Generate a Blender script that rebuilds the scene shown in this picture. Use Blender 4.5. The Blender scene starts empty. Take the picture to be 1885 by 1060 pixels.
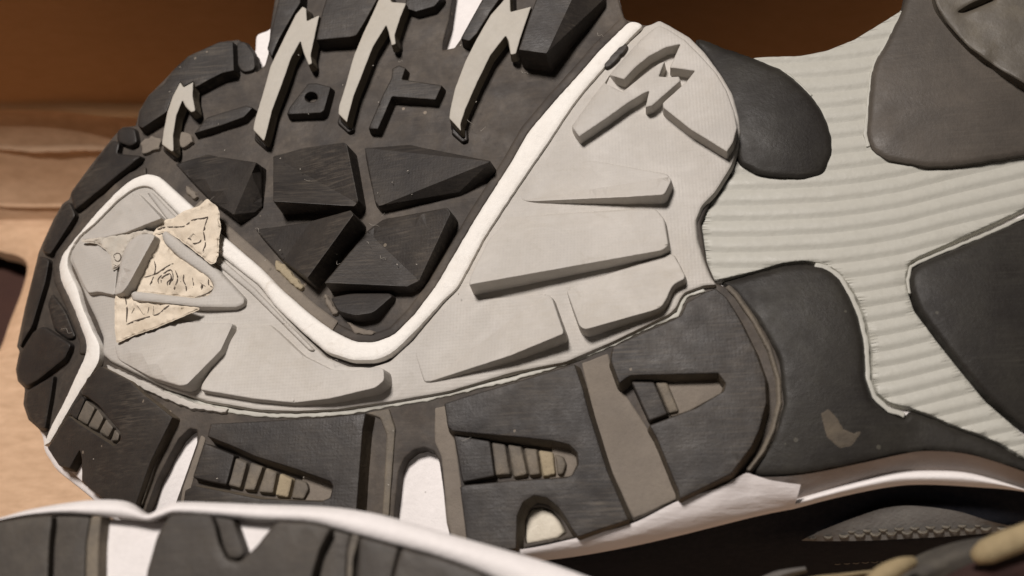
import bpy, bmesh, math, random
import numpy as np
from mathutils import Vector, Matrix, noise
from mathutils.geometry import delaunay_2d_cdt

random.seed(7)
C = bpy.context.scene.collection
SC = bpy.context.scene
MM = 0.001

# ------------------------------------------------------------------ camera
PITCH = math.radians(45)
W, Hh, F = 1885.0, 1060.0, 1810.0           # photograph size and focal length in its pixels
R_ = Vector((1, 0, 0))
U_ = Vector((0, math.sin(PITCH), math.cos(PITCH)))
B_ = Vector((0, -math.cos(PITCH), math.sin(PITCH)))
S_ = Vector((0, 0, 80.0))                    # middle of the sole, millimetres above the box bottom
CAM = S_ + 180.0 * B_
cam = bpy.data.cameras.new('camera')
cam_o = bpy.data.objects.new('camera', cam)
C.objects.link(cam_o)
cam_o.matrix_world = Matrix((
    (R_.x, U_.x, B_.x, CAM.x * MM), (R_.y, U_.y, B_.y, CAM.y * MM),
    (R_.z, U_.z, B_.z, CAM.z * MM), (0, 0, 0, 1)))
cam.sensor_width = 36
cam.lens = 36 * F / W
cam.clip_start = 0.01
cam.clip_end = 50
cam.dof.use_dof = True
cam.dof.focus_distance = 0.186
cam.dof.aperture_fstop = 16
SC.camera = cam_o

# ------------------------------------------------------------------ light
wd = bpy.data.worlds.new('World')
SC.world = wd
wd.use_nodes = True
wd.node_tree.nodes['Background'].inputs[0].default_value = (1.0, 0.92, 0.84, 1)
wd.node_tree.nodes['Background'].inputs[1].default_value = 0.014
lamp = bpy.data.lights.new('room_lamp', 'AREA')
lamp.shape = 'DISK'
lamp.size = 0.2
lamp.energy = 11.4
lamp.color = (1.0, 0.93, 0.885)
lamp_o = bpy.data.objects.new('room_lamp', lamp)
C.objects.link(lamp_o)
LDIR = Vector((-0.29, 0.03, 0.90)).normalized()
lamp_o.location = S_ * MM + LDIR * 0.95
lamp_o.rotation_euler = LDIR.to_track_quat('Z', 'Y').to_euler()
fill = bpy.data.lights.new('fill_lamp', 'AREA')          # added fill lamp on the viewer's side, brightens shaded undersides
fill.shape = 'DISK'
fill.size = 0.12
fill.energy = 0.04
fill.color = (1.0, 0.93, 0.88)
fill_o = bpy.data.objects.new('fill_lamp', fill)
C.objects.link(fill_o)
RDIR = Vector((0.25, -0.85, 0.03)).normalized()
fill_o.location = S_ * MM + RDIR * 0.30
fill_o.rotation_euler = RDIR.to_track_quat('Z', 'Y').to_euler()
SC.view_settings.view_transform = 'Standard'
SC.view_settings.look = 'None'
SC.view_settings.exposure = 0
SC.view_settings.gamma = 1

# ------------------------------------------------------------------ frames
N_ = (B_ + 0.40 * U_ - 0.22 * R_).normalized()
A_ = (R_ - R_.dot(N_) * N_).normalized()
V_ = N_.cross(A_)


class Frame:
    """a thing's own axes (millimetres): x to the heel, y up the sole, z out of the sole"""
    def __init__(s, origin, a, v, n):
        s.o, s.a, s.v, s.n = origin, a, v, n
        d = CAM - origin
        s.c = np.array((d.dot(a), d.dot(v), d.dot(n)))
        s.m = np.array([[k.dot(a), k.dot(v), k.dot(n)] for k in (R_, U_, B_)])

    def P(s, px, py, h):
        px = np.asarray(px, float); py = np.asarray(py, float); h = np.asarray(h, float)
        x = (px - W / 2) / F; y = (Hh / 2 - py) / F
        d = x[..., None] * s.m[0] + y[..., None] * s.m[1] - s.m[2]
        t = (h - s.c[2]) / d[..., 2]
        return s.c + d * t[..., None]

    def matrix(s):
        return Matrix(((s.a.x, s.v.x, s.n.x, s.o.x * MM), (s.a.y, s.v.y, s.n.y, s.o.y * MM),
                       (s.a.z, s.v.z, s.n.z, s.o.z * MM), (0, 0, 0, 1)))


SOLE = Frame(S_, A_, V_, N_)


def bend(px, py):
    """toe spring: how far the sole curves away from its flat middle"""
    px = np.asarray(px, float); py = np.asarray(py, float)
    dx = np.where(px < 800, (px - 800) / 500, 0.0)
    dy = np.where(py < 480, (py - 480) / 760, (py - 480) / 640)
    rho = np.sqrt(dx * dx + dy * dy)
    return -40 * np.maximum(0, rho - 1) ** 2 - np.maximum(0, (px - 1330) / 600) ** 2 * 2.0


# ------------------------------------------------------------------ materials
class NT:
    def __init__(s, name):
        s.mat = bpy.data.materials.new(name)
        s.mat.use_nodes = True
        s.t = s.mat.node_tree
        s.b = s.t.nodes['Principled BSDF']
        s.tc = s.n('ShaderNodeTexCoord')

    def n(s, typ, **kw):
        nd = s.t.nodes.new(typ)
        for k, v in kw.items():
            setattr(nd, k, v)
        return nd

    def l(s, a, b):
        s.t.links.new(a, b)

    def noise(s, scale, detail=4, rough=0.6, dist=0.0, vec=None):
        nd = s.n('ShaderNodeTexNoise')
        nd.inputs['Scale'].default_value = scale
        nd.inputs['Detail'].default_value = detail
        nd.inputs['Roughness'].default_value = rough
        nd.inputs['Distortion'].default_value = dist
        s.l(vec or s.tc.outputs['Object'], nd.inputs['Vector'])
        return nd.outputs['Fac']

    def ramp(s, fac, stops):
        nd = s.n('ShaderNodeValToRGB')
        e = nd.color_ramp.elements
        while len(e) < len(stops):
            e.new(0.5)
        for k, (p, c) in zip(e, stops):
            k.position = p
            k.color = (c, c, c, 1) if isinstance(c, (int, float)) else (*c, 1)
        s.l(fac, nd.inputs[0])
        return nd.outputs[0]

    def math(s, op, a, b=None):
        nd = s.n('ShaderNodeMath', operation=op)
        for i, v in enumerate((a, b)):
            if v is None:
                continue
            if isinstance(v, (int, float)):
                nd.inputs[i].default_value = v
            else:
                s.l(v, nd.inputs[i])
        return nd.outputs[0]

    def mix(s, fac, a, b):
        nd = s.n('ShaderNodeMix', data_type='RGBA')
        for sock, v in ((nd.inputs[0], fac), (nd.inputs[6], a), (nd.inputs[7], b)):
            if isinstance(v, (int, float)):
                sock.default_value = v
            elif isinstance(v, tuple):
                sock.default_value = (*v, 1)
            else:
                s.l(v, sock)
        return nd.outputs[2]

    def weave(s, pitch):
        """fine cloth print pressed into the rubber"""
        sep = s.n('ShaderNodeSeparateXYZ')
        s.l(s.tc.outputs['Object'], sep.inputs[0])
        k = 2 * math.pi / pitch
        a = s.math('SINE', s.math('MULTIPLY', sep.outputs[0], k))
        b = s.math('SINE', s.math('MULTIPLY', sep.outputs[1], k))
        return s.math('ADD', a, b)

    def bump(s, h, strength, dist, prev=None):
        nd = s.n('ShaderNodeBump')
        nd.inputs['Strength'].default_value = strength
        nd.inputs['Distance'].default_value = dist
        s.l(h, nd.inputs['Height'])
        if prev is not None:
            s.l(prev, nd.inputs['Normal'])
        return nd.outputs[0]


def rubber(name, base, dust, amount, rough=0.5, weave=0.0, spec=0.5, grain=0.00012, stain=None, scuff=0.0, streak=0.0, tonal=0.0, lump=0.35):
    m = NT(name)
    big = m.noise(55, 6, 0.65, 0.6)
    fine = m.noise(420, 5, 0.7)
    blot = m.math('MULTIPLY', m.ramp(big, [(0.36, 0.0), (0.72, 1.0)]), m.ramp(fine, [(0.25, 0.35), (0.7, 1.0)]))
    col = m.mix(m.math('MULTIPLY', blot, amount), base, dust)
    tone = m.noise(900, 3, 0.6)
    col = m.mix(m.ramp(tone, [(0.3, 0.0), (0.75, 0.25)]), col, tuple(c * 0.72 for c in base))
    if stain:
        st = m.noise(130, 5, 0.7, 1.2)
        col = m.mix(m.ramp(st, [(0.6, 0.0), (0.75, 0.5)]), col, stain)
    if tonal:
        tn = m.noise(28, 4, 0.55, 0.8)
        col = m.mix(m.ramp(tn, [(0.38, 0.0), (0.68, tonal)]), col, tuple(c * 0.74 for c in base))
        th = m.noise(75, 3, 0.6, 1.5)
        col = m.mix(m.ramp(th, [(0.5, 0.0), (0.8, tonal * 0.8)]), col, tuple(min(1, c * 1.14) for c in base))
    if streak:
        for rot, sc in ((4, (160, 2200, 900)), (83, (150, 2000, 900)), (38, (60, 2600, 900))):
            mp = m.n('ShaderNodeMapping')
            mp.inputs['Rotation'].default_value = (0, 0, math.radians(rot))
            mp.inputs['Scale'].default_value = sc
            m.l(m.tc.outputs['Object'], mp.inputs['Vector'])
            sn = m.noise(1.0, 2, 0.5, 0.0, mp.outputs[0])
            area_ = m.ramp(m.noise(65, 3, 0.6), [(0.42, 0.0), (0.7, 1.0)])
            f = m.math('MULTIPLY', m.ramp(sn, [(0.52, 0.0), (0.75, streak)]), area_)
            col = m.mix(f, col, dust)
    sp = m.n('ShaderNodeTexVoronoi')
    sp.inputs['Scale'].default_value = 190
    m.l(m.tc.outputs['Object'], sp.inputs['Vector'])
    rnd = m.noise(60, 1)
    spk = m.math('MULTIPLY', m.math('LESS_THAN', sp.outputs['Distance'], 0.07), m.math('GREATER_THAN', rnd, 0.56))
    col = m.mix(m.math('MULTIPLY', spk, scuff), col, tuple(min(1, d * 2.2) for d in dust))
    m.l(col, m.b.inputs['Base Color'])
    m.l(m.ramp(m.noise(140, 5, 0.7), [(0.3, max(0.05, rough - 0.1)), (0.75, min(1, rough + 0.16))]), m.b.inputs['Roughness'])
    m.b.inputs['Specular IOR Level'].default_value = spec
    nb = m.bump(m.noise(1500, 4, 0.7), 0.5, grain)
    nb = m.bump(m.noise(170, 4, 0.6), lump, 0.0006, nb)
    if weave:
        nb = m.bump(m.weave(0.00062), weave, 0.00006, nb)
    m.l(nb, m.b.inputs['Normal'])
    return m.mat


DUST = (0.20, 0.165, 0.125)
BLACK = rubber('black_rubber', (0.024, 0.021, 0.0195), DUST, 0.22, 0.5, 0.035, 0.23, scuff=0.3, streak=0.22, tonal=0.3, lump=0.2)
WEB = rubber('dusty_black_rubber', (0.037, 0.0315, 0.028), (0.16, 0.13, 0.10), 0.85, 0.62, 0.0, 0.22, scuff=0.5, streak=0.15)
GROOVE = rubber('dirt_coated_rubber', (0.17, 0.145, 0.12), (0.28, 0.24, 0.19), 0.7, 0.8, 0, 0.25, 0.0003, scuff=0.8)
DIRT = rubber('caked_dirt', (0.30, 0.245, 0.165), (0.42, 0.36, 0.25), 0.8, 0.95, 0, 0.1, 0.0005)
RIB = rubber('dirty_rib_rubber', (0.10, 0.088, 0.075), (0.32, 0.26, 0.18), 0.75, 0.7, 0, 0.35, 0.0004)
GREY = rubber('grey_rubber', (0.495, 0.468, 0.43), (0.39, 0.35, 0.29), 0.7, 0.55, 0.12, 0.25, 0.0001, stain=(0.34, 0.31, 0.26), streak=0.2, tonal=0.6, lump=0.22)
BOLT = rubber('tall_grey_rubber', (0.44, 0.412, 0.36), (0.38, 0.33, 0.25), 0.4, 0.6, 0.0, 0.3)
PIPE = rubber('white_piping_rubber', (0.80, 0.77, 0.72), (0.58, 0.51, 0.42), 0.30, 0.6, 0, 0.3, 0.0002, stain=(0.45, 0.38, 0.30))
FOAM = rubber('white_foam', (0.80, 0.76, 0.74), (0.62, 0.58, 0.55), 0.4, 0.7, 0, 0.25, 0.0002)
SHANK = rubber('pale_green_grey_plastic', (0.435, 0.425, 0.375), (0.37, 0.35, 0.29), 0.4, 0.5, 0, 0.4, 0.00006)
PAD = rubber('smooth_black_foam', (0.019, 0.0165, 0.0145), (0.075, 0.07, 0.055), 0.4, 0.48, 0, 0.16, 0.00012, streak=0.15, scuff=0.3, lump=0.12)
PADD = rubber('dusty_black_foam', (0.062, 0.053, 0.044), (0.15, 0.125, 0.10), 0.6, 0.5, 0, 0.2, 0.00012, streak=0.2, scuff=0.3, lump=0.12)
FRONTB = rubber('front_black_rubber', (0.048, 0.042, 0.037), (0.13, 0.11, 0.085), 0.5, 0.55, 0, 0.25, streak=0.15)


def wrinkled_foam():
    m = NT('creased_white_foam')
    col = m.mix(m.ramp(m.noise(90, 5), [(0.4, 0.0), (0.7, 0.5)]), (0.74, 0.69, 0.67), (0.60, 0.55, 0.53))
    m.l(col, m.b.inputs['Base Color'])
    m.b.inputs['Roughness'].default_value = 0.7
    mp = m.n('ShaderNodeMapping')
    mp.inputs['Rotation'].default_value = (0, 0, math.radians(-28))
    mp.inputs['Scale'].default_value = (110, 700, 200)
    m.l(m.tc.outputs['Object'], mp.inputs['Vector'])
    w = m.noise(1.0, 3, 0.5, 0.3, mp.outputs[0])
    nb = m.bump(w, 0.4, 0.0006)
    nb = m.bump(m.noise(1200, 3), 0.3, 0.0002, nb)
    m.l(nb, m.b.inputs['Normal'])
    return m.mat


WRINK = wrinkled_foam()


def cardboard(name, ca, cb, cc):
    m = NT(name)
    mp = m.n('ShaderNodeMapping')
    mp.inputs['Scale'].default_value = (160, 420, 420)
    m.l(m.tc.outputs['Object'], mp.inputs['Vector'])
    fib = m.noise(1, 4, 0.7, 0, mp.outputs[0])
    big = m.noise(18, 5, 0.6)
    col = m.mix(m.ramp(fib, [(0.3, 0.0), (0.7, 1.0)]), ca, cb)
    col = m.mix(m.ramp(big, [(0.35, 0.0), (0.7, 0.35)]), col, cc)
    m.l(col, m.b.inputs['Base Color'])
    m.b.inputs['Roughness'].default_value = 0.85
    m.b.inputs['Specular IOR Level'].default_value = 0.2
    mv = m.n('ShaderNodeMapping')
    mv.inputs['Scale'].default_value = (130, 5, 5)
    m.l(m.tc.outputs['Object'], mv.inputs['Vector'])
    flute = m.noise(1, 2, 0.5, 0, mv.outputs[0])
    nb = m.bump(flute, 0.25, 0.0012)
    nb = m.bump(fib, 0.2, 0.0003, nb)
    m.l(nb, m.b.inputs['Normal'])
    return m.mat


WALLD = rubber('dirty_lug_side', (0.075, 0.062, 0.048), (0.20, 0.16, 0.11), 0.8, 0.75, 0, 0.2, 0.0003, scuff=0.3)
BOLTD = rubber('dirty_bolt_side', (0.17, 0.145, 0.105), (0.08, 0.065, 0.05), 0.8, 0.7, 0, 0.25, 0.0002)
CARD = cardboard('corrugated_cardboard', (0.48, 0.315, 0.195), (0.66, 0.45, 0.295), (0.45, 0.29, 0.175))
CARD_SHADE = cardboard('shaded_cardboard', (0.35, 0.19, 0.085), (0.39, 0.215, 0.10), (0.31, 0.165, 0.075))  # same cardboard, the upper wall's shade painted in as darker brown


def plain(name, col, rough=0.8, col2=None, scale=200, bump=0.0003, spec=0.3):
    m = NT(name)
    c = m.mix(m.ramp(m.noise(scale, 5, 0.65), [(0.35, 0.0), (0.7, 1.0)]), col, col2 or tuple(k * 0.75 for k in col))
    m.l(c, m.b.inputs['Base Color'])
    m.b.inputs['Roughness'].default_value = rough
    m.b.inputs['Specular IOR Level'].default_value = spec
    m.l(m.bump(m.noise(scale * 6, 4), 0.5, bump), m.b.inputs['Normal'])
    return m.mat


PAPER = plain('worn_paper', (0.68, 0.595, 0.48), 0.8, (0.53, 0.45, 0.345), 160, 0.0003)
TAPE = plain('thin_worn_paper', (0.50, 0.45, 0.38), 0.75, (0.44, 0.41, 0.355), 200, 0.0003)
INK = plain('black_ink', (0.07, 0.055, 0.045), 0.7, (0.14, 0.11, 0.085), 700)
MESH = plain('navy_mesh_fabric', (0.009, 0.010, 0.014), 0.9, (0.016, 0.016, 0.02), 900, 0.0005, 0.15)
OVERLAY = plain('grey_reflective_overlay', (0.17, 0.16, 0.145), 0.6, (0.13, 0.12, 0.11), 300)
THREAD = plain('stitching_thread', (0.15, 0.13, 0.10), 0.4, (0.08, 0.07, 0.055), 900)
LACE = plain('tan_shoelace', (0.34, 0.265, 0.15), 0.8, (0.26, 0.20, 0.11), 500)
TONGUE = plain('grey_tongue_fabric', (0.085, 0.075, 0.06), 0.85, (0.05, 0.045, 0.04), 300)
LINING = plain('maroon_lining_fabric', (0.045, 0.02, 0.016), 0.9, (0.03, 0.016, 0.014), 300)
TABLE = plain('dark_brown_wood', (0.055, 0.022, 0.014), 0.7, (0.04, 0.015, 0.01), 40)
LINT = plain('pale_lint', (0.5, 0.46, 0.4), 0.9)

# ------------------------------------------------------------------ builders


def thing(name, label, cat, frame, group=None):
    o = bpy.data.objects.new(name, None)
    C.objects.link(o)
    o.empty_display_size = 0.01
    o.matrix_world = frame.matrix()
    o['label'] = label
    o['category'] = cat
    if group:
        o['group'] = group
    return o


def link(name, verts, faces, mat, parent, sharp=35, label=None):
    me = bpy.data.meshes.new(name)
    me.from_pydata([tuple(v) for v in (np.asarray(verts) * MM)], [], faces)
    me.materials.append(mat)
    me.polygons.foreach_set('use_smooth', [True] * len(me.polygons))
    me.set_sharp_from_angle(angle=math.radians(sharp))
    me.update()
    o = bpy.data.objects.new(name, me)
    C.objects.link(o)
    if parent is not None:
        o.parent = parent
    if label:
        o['label'] = label
    return o


def catmull(pts, closed=True, k=6):
    p = np.asarray(pts, float)
    n = len(p)
    out = []
    for i in range(n if closed else n - 1):
        a, b, c, d = (p[(i + j - 1) % n] if closed else p[min(max(i + j - 1, 0), n - 1)] for j in range(4))
        for t in np.arange(k) / k:
            out.append(0.5 * ((2 * b) + (-a + c) * t + (2 * a - 5 * b + 4 * c - d) * t * t + (-a + 3 * b - 3 * c + d) * t ** 3))
    if not closed:
        out.append(p[-1])
    return np.array(out)


def fillet(pts, r):
    p = np.asarray(pts, float)
    n = len(p)
    out = []
    for i in range(n):
        a, b, c = p[i - 1], p[i], p[(i + 1) % n]
        la, lc = np.linalg.norm(a - b), np.linalg.norm(c - b)
        ra = min(r, la * 0.45, lc * 0.45)
        if ra < 0.3:
            out.append(b)
            continue
        s, e = b + (a - b) / la * ra, b + (c - b) / lc * ra
        for t in (0, 0.33, 0.67, 1):
            out.append((1 - t) ** 2 * s + 2 * t * (1 - t) * b + t * t * e)
    return np.array(out)


def resample(p, step, jitter=0.0, fq=0.13):
    out = []
    n = len(p)
    for i in range(n):
        a, b = p[i], p[(i + 1) % n]
        L = np.linalg.norm(b - a)
        if L < 0.25:
            continue
        m = max(1, int(math.ceil(L / step)))
        for j in range(m):
            q = a + (b - a) * j / m
            out.append(q)
    out = np.array(out)
    if jitter:
        out = out + np.array([[noise.noise(Vector((x * fq, y * fq, 3.1))) * jitter,
                               noise.noise(Vector((x * fq, y * fq, 9.7))) * jitter] for x, y in out])
    return out


def area(p):
    x, y = p[:, 0], p[:, 1]
    return 0.5 * np.sum(x * np.roll(y, -1) - y * np.roll(x, -1))


def inside(q, loops):
    r = np.zeros(len(q), bool)
    for lp in loops:
        a, b = lp, np.roll(lp, -1, 0)
        for (x1, y1), (x2, y2) in zip(a, b):
            if y1 == y2:
                continue
            c = ((y1 > q[:, 1]) != (y2 > q[:, 1])) & (q[:, 0] < (x2 - x1) * (q[:, 1] - y1) / (y2 - y1) + x1)
            r ^= c
    return r


def dist(q, loops):
    d = np.full(len(q), 1e9)
    for lp in loops:
        a, b = lp, np.roll(lp, -1, 0)
        for p, s in zip(a, b):
            e = s - p
            L = e.dot(e)
            if L < 1e-9:
                continue
            t = np.clip(((q - p) @ e) / L, 0, 1)
            w = q - p - t[:, None] * e
            d = np.minimum(d, np.sqrt((w * w).sum(1)))
    return d


def facet_fn(facets):
    planes = []
    for f in [[g[0], g[i], g[i + 1]] for g in facets for i in range(1, len(g) - 1)]:
        f = np.asarray(f, float)
        if abs(area(f[:, :2])) < 2:
            continue
        Am = np.c_[f[:, 0], f[:, 1], np.ones(len(f))]
        planes.append((np.linalg.lstsq(Am, f[:, 2], rcond=None)[0], f[:, :2]))

    def fn(px, py):
        q = np.c_[px, py]
        best = np.full(len(q), 1e9)
        h = np.zeros(len(q))
        for co, poly in planes:
            d = dist(q, [poly])
            d = np.where(inside(q, [poly]), -1, d)
            k = d < best
            h = np.where(k, q[:, 0] * co[0] + q[:, 1] * co[1] + co[2], h)
            best = np.minimum(best, d)
        return h
    return fn


def pad(name, outline, top, mat, parent, base=-0.4, bevel=4.0, bevel_mm=None, draft=0.25, r=4, smooth=False,
        holes=(), facets=None, step=26, seg=7, frame=SOLE, use_bend=True, sharp=None, jitter=0.35, rough=0.03, wall=None,
        label=None, lines=(), split=None, fq=0.13):
    """a moulded piece: outline in the photograph's pixels on the top face, real heights (mm) above the sole"""
    loops = []
    for k, lp in enumerate([outline] + list(holes)):
        p = np.asarray(lp, float) * (1, -1)
        p = catmull(p) if smooth else fillet(p, r)
        p = resample(p, seg, jitter, fq)
        if (area(p) > 0) != (k == 0):
            p = p[::-1]
        loops.append(p)
    if facets:
        ff = facet_fn(facets)
        topf = ff
    elif callable(top):
        topf = top
    else:
        topf = lambda px, py: np.full(len(px), float(top))
    pts, edges = [], []
    for lp in loops:
        s = len(pts)
        pts += [tuple(v) for v in lp]
        edges += [(s + i, s + (i + 1) % len(lp)) for i in range(len(lp))]
    extra = []
    for lp in loops:
        t = np.roll(lp, -1, 0) - np.roll(lp, 1, 0)
        t /= np.maximum(1e-6, np.linalg.norm(t, axis=1))[:, None]
        nrm = np.c_[-t[:, 1], t[:, 0]]
        for f in (0.25, 0.6, 1.0):
            d = bevel * f
            q = lp + nrm * d
            q = q[inside(q, loops)]
            if len(q):
                extra.append(q[dist(q, loops) > 0.93 * d])
    lo, hi = loops[0].min(0), loops[0].max(0)
    gx, gy = np.meshgrid(np.arange(lo[0], hi[0], step), np.arange(lo[1], hi[1], step))
    g = np.c_[gx.ravel(), gy.ravel()] + 0.37
    g[:, 0] += np.where((np.round((g[:, 1] - lo[1]) / step) % 2) > 0, step * 0.5, 0)
    g = g[inside(g, loops)]
    if len(g):
        g = g[dist(g, loops) > bevel * 1.3]
        extra.append(g)
    for q in extra:
        pts += [tuple(v) for v in q]
    if facets:
        cnt = {}
        for f in facets:
            for a, b in zip(f, f[1:] + f[:1]):
                k = tuple(sorted(((a[0], a[1]), (b[0], b[1]))))
                cnt[k] = cnt.get(k, 0) + 1
        lines = list(lines) + [k for k, c in cnt.items() if c > 1]
    for ln in lines:
        q = np.asarray(ln, float) * (1, -1)
        if facets:
            k = max(2, int(np.linalg.norm(q[1] - q[0]) / 7))
            q = q[0] + (q[1] - q[0]) * np.linspace(0, 1, k + 1)[:, None]
        s = len(pts)
        pts += [tuple(v) for v in q]
        edges += [(s + i, s + i + 1) for i in range(len(q) - 1)]
    co, _, tris, *_ = delaunay_2d_cdt([Vector(p) for p in pts], edges, [], 0, 1e-4)
    q = np.array([(v.x, v.y) for v in co])
    T = np.array([t for t in tris if len(t) == 3])
    cen = q[T].mean(1)
    T = T[inside(cen, loops)]
    a2 = (q[T[:, 1], 0] - q[T[:, 0], 0]) * (q[T[:, 2], 1] - q[T[:, 0], 1]) - (q[T[:, 1], 1] - q[T[:, 0], 1]) * (q[T[:, 2], 0] - q[T[:, 0], 0])
    T = T[np.abs(a2) > 1e-5]
    a2 = a2[np.abs(a2) > 1e-5]
    T[a2 < 0] = T[a2 < 0][:, ::-1]
    d = dist(q, loops)
    px, py = q[:, 0], -q[:, 1]
    hb = bend(px, py) if use_bend else np.zeros(len(q))
    h = np.asarray(topf(px, py), float)
    bm_ = bevel_mm if bevel_mm is not None else bevel * 0.1 * 0.8
    e = np.clip(1 - d / bevel, 0, 1)
    h = h - bm_ * (1 - np.sqrt(np.maximum(0, 1 - e * e)))
    if rough:
        h = h + rough * np.array([noise.noise(Vector((x * 0.03, y * 0.03, 1.7))) for x, y in q])
    xyz = frame.P(px, py, h + hb)
    use = np.unique(T)
    mp = -np.ones(len(q), int)
    mp[use] = np.arange(len(use))
    xyz, hb, T = xyz[use], hb[use], mp[T]
    faces = [tuple(t) for t in T]
    ecount = {}
    for t in faces:
        for a, b in ((t[0], t[1]), (t[1], t[2]), (t[2], t[0])):
            ecount[(a, b)] = 1
    be = [k for k in ecount if (k[1], k[0]) not in ecount]
    nr = {}
    for a, b in be:
        v = xyz[b] - xyz[a]
        w = np.array((v[1], -v[0]))
        w /= max(1e-9, np.linalg.norm(w))
        for k in (a, b):
            nr[k] = nr.get(k, np.zeros(2)) + w
    bot, new = {}, []
    for k, w in nr.items():
        w = w / max(1e-6, np.linalg.norm(w))
        zb = min(base + hb[k], xyz[k][2] - 0.05)
        bot[k] = len(xyz) + len(new)
        new.append((xyz[k][0] + w[0] * draft, xyz[k][1] + w[1] * draft, zb))
    verts = np.vstack([xyz, np.array(new)])
    faces += [(a, bot[a], bot[b], b) for a, b in be]
    sh = sharp if sharp is not None else (7 if facets else 38)
    if split is None:
        o = link(name, verts, faces, mat, parent, sh, label)
        if wall is not None:
            o.data.materials.append(wall)
            for p in o.data.polygons[len(T):]:
                p.material_index = 1
        return o
    qq = q[use]
    return verts, faces, qq


def ribbon(frame, line, width, h, lift=0.0, use_bend=True, taper=True):
    """flat inked line as thin geometry: verts, faces"""
    p = np.asarray(line, float)
    p = catmull(p, False, 4) if len(p) > 2 else p
    t = np.gradient(p, axis=0)
    t /= np.maximum(1e-6, np.linalg.norm(t, axis=1))[:, None]
    nr = np.c_[-t[:, 1], t[:, 0]]
    w = np.full(len(p), width / 2)
    if taper:
        w *= np.clip(np.minimum(np.arange(len(p)) + 1, len(p) - np.arange(len(p))) / 3.0, 0.4, 1)
    L, Rr = p + nr * w[:, None], p - nr * w[:, None]
    hf = h if callable(h) else (lambda x, y: np.full(len(x), float(h)))
    out = []
    for s in (L, Rr):
        hh = np.asarray(hf(s[:, 0], s[:, 1])) + lift + (bend(s[:, 0], s[:, 1]) if use_bend else 0)
        out.append(frame.P(s[:, 0], s[:, 1], hh))
    v = np.vstack(out)
    n = len(p)
    return v, [(i, i + 1, n + i + 1, n + i) for i in range(n - 1)]


def tube(frame, line, rad, k=8, use_bend=True, closed_ends=True):
    """round cord through pixel points with heights: (px, py, h)"""
    p = catmull(np.asarray(line, float), False, 5)
    c = frame.P(p[:, 0], p[:, 1], p[:, 2] + (bend(p[:, 0], p[:, 1]) if use_bend else 0))
    n = len(c)
    rr = np.full(n, rad) if np.isscalar(rad) else np.interp(np.linspace(0, 1, n), np.linspace(0, 1, len(rad)), rad)
    verts, faces = [], []
    for i in range(n):
        t = c[min(i + 1, n - 1)] - c[max(i - 1, 0)]
        t = t / max(1e-9, np.linalg.norm(t))
        up = np.array((0, 0, 1.0)) if abs(t[2]) < 0.9 else np.array((1.0, 0, 0))
        s = np.cross(t, up); s /= np.linalg.norm(s)
        u = np.cross(s, t)
        for j in range(k):
            a = 2 * math.pi * j / k
            verts.append(c[i] + rr[i] * (math.cos(a) * s + math.sin(a) * u))
    for i in range(n - 1):
        for j in range(k):
            faces.append((i * k + j, i * k + (j + 1) % k, (i + 1) * k + (j + 1) % k, (i + 1) * k + j))
    if closed_ends:
        faces.append(tuple(range(k))[::-1])
        faces.append(tuple((n - 1) * k + j for j in range(k)))
    return np.array(verts), faces


def merge(parts):
    V, Fc, o = [], [], 0
    for v, f in parts:
        V.append(v)
        Fc += [tuple(i + o for i in t) for t in f]
        o += len(v)
    return np.vstack(V), Fc


def loft(name, curves, mat, parent, n=60, frame=SOLE, use_bend=True, sub=4, label=None, flip=False):
    """skin through curves of (px, py, h)"""
    rows = []
    for c in curves:
        p = catmull(np.asarray(c, float), False, 8)
        s = np.r_[0, np.cumsum(np.linalg.norm(np.diff(p[:, :2], axis=0), axis=1))]
        u = np.linspace(0, s[-1], n)
        p = np.c_[np.interp(u, s, p[:, 0]), np.interp(u, s, p[:, 1]), np.interp(u, s, p[:, 2])]
        h = p[:, 2] + (bend(p[:, 0], p[:, 1]) if use_bend else 0)
        rows.append(frame.P(p[:, 0], p[:, 1], h))
    rows = np.array(rows)
    m = len(rows)
    if m > 2:
        t = np.arange(0, m - 1 + 1e-9, 1 / sub)
        rr = []
        for x in t:
            i = min(int(x), m - 2); f = x - i
            a, b, c, d = rows[max(i - 1, 0)], rows[i], rows[i + 1], rows[min(i + 2, m - 1)]
            rr.append(0.5 * (2 * b + (-a + c) * f + (2 * a - 5 * b + 4 * c - d) * f * f + (-a + 3 * b - 3 * c + d) * f ** 3))
        rows = np.array(rr)
    m = len(rows)
    faces = []
    for i in range(m - 1):
        for j in range(n - 1):
            f = (i * n + j, (i + 1) * n + j, (i + 1) * n + j + 1, i * n + j + 1)
            faces.append(f[::-1] if flip else f)
    return link(name, rows.reshape(-1, 3), faces, mat, parent, 50, label)


# ================================================================== the box
FL = Frame(Vector((0, 0, 0)), Vector((1, 0, 0)), Vector((0, 1, 0)), Vector((0, 0, 1)))


def on_floor(px, py, z=0.0):
    return FL.P(np.array([float(px)]), np.array([float(py)]), np.array([z]))[0]


y_wall = on_floor(60, 405)[1]


def wall_z(px, py, y):
    x = (px - W / 2) / F; yy = (Hh / 2 - py) / F
    d = R_ * x + U_ * yy - B_
    t = (y - CAM.y) / d.y
    return (CAM + d * t).z


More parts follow.
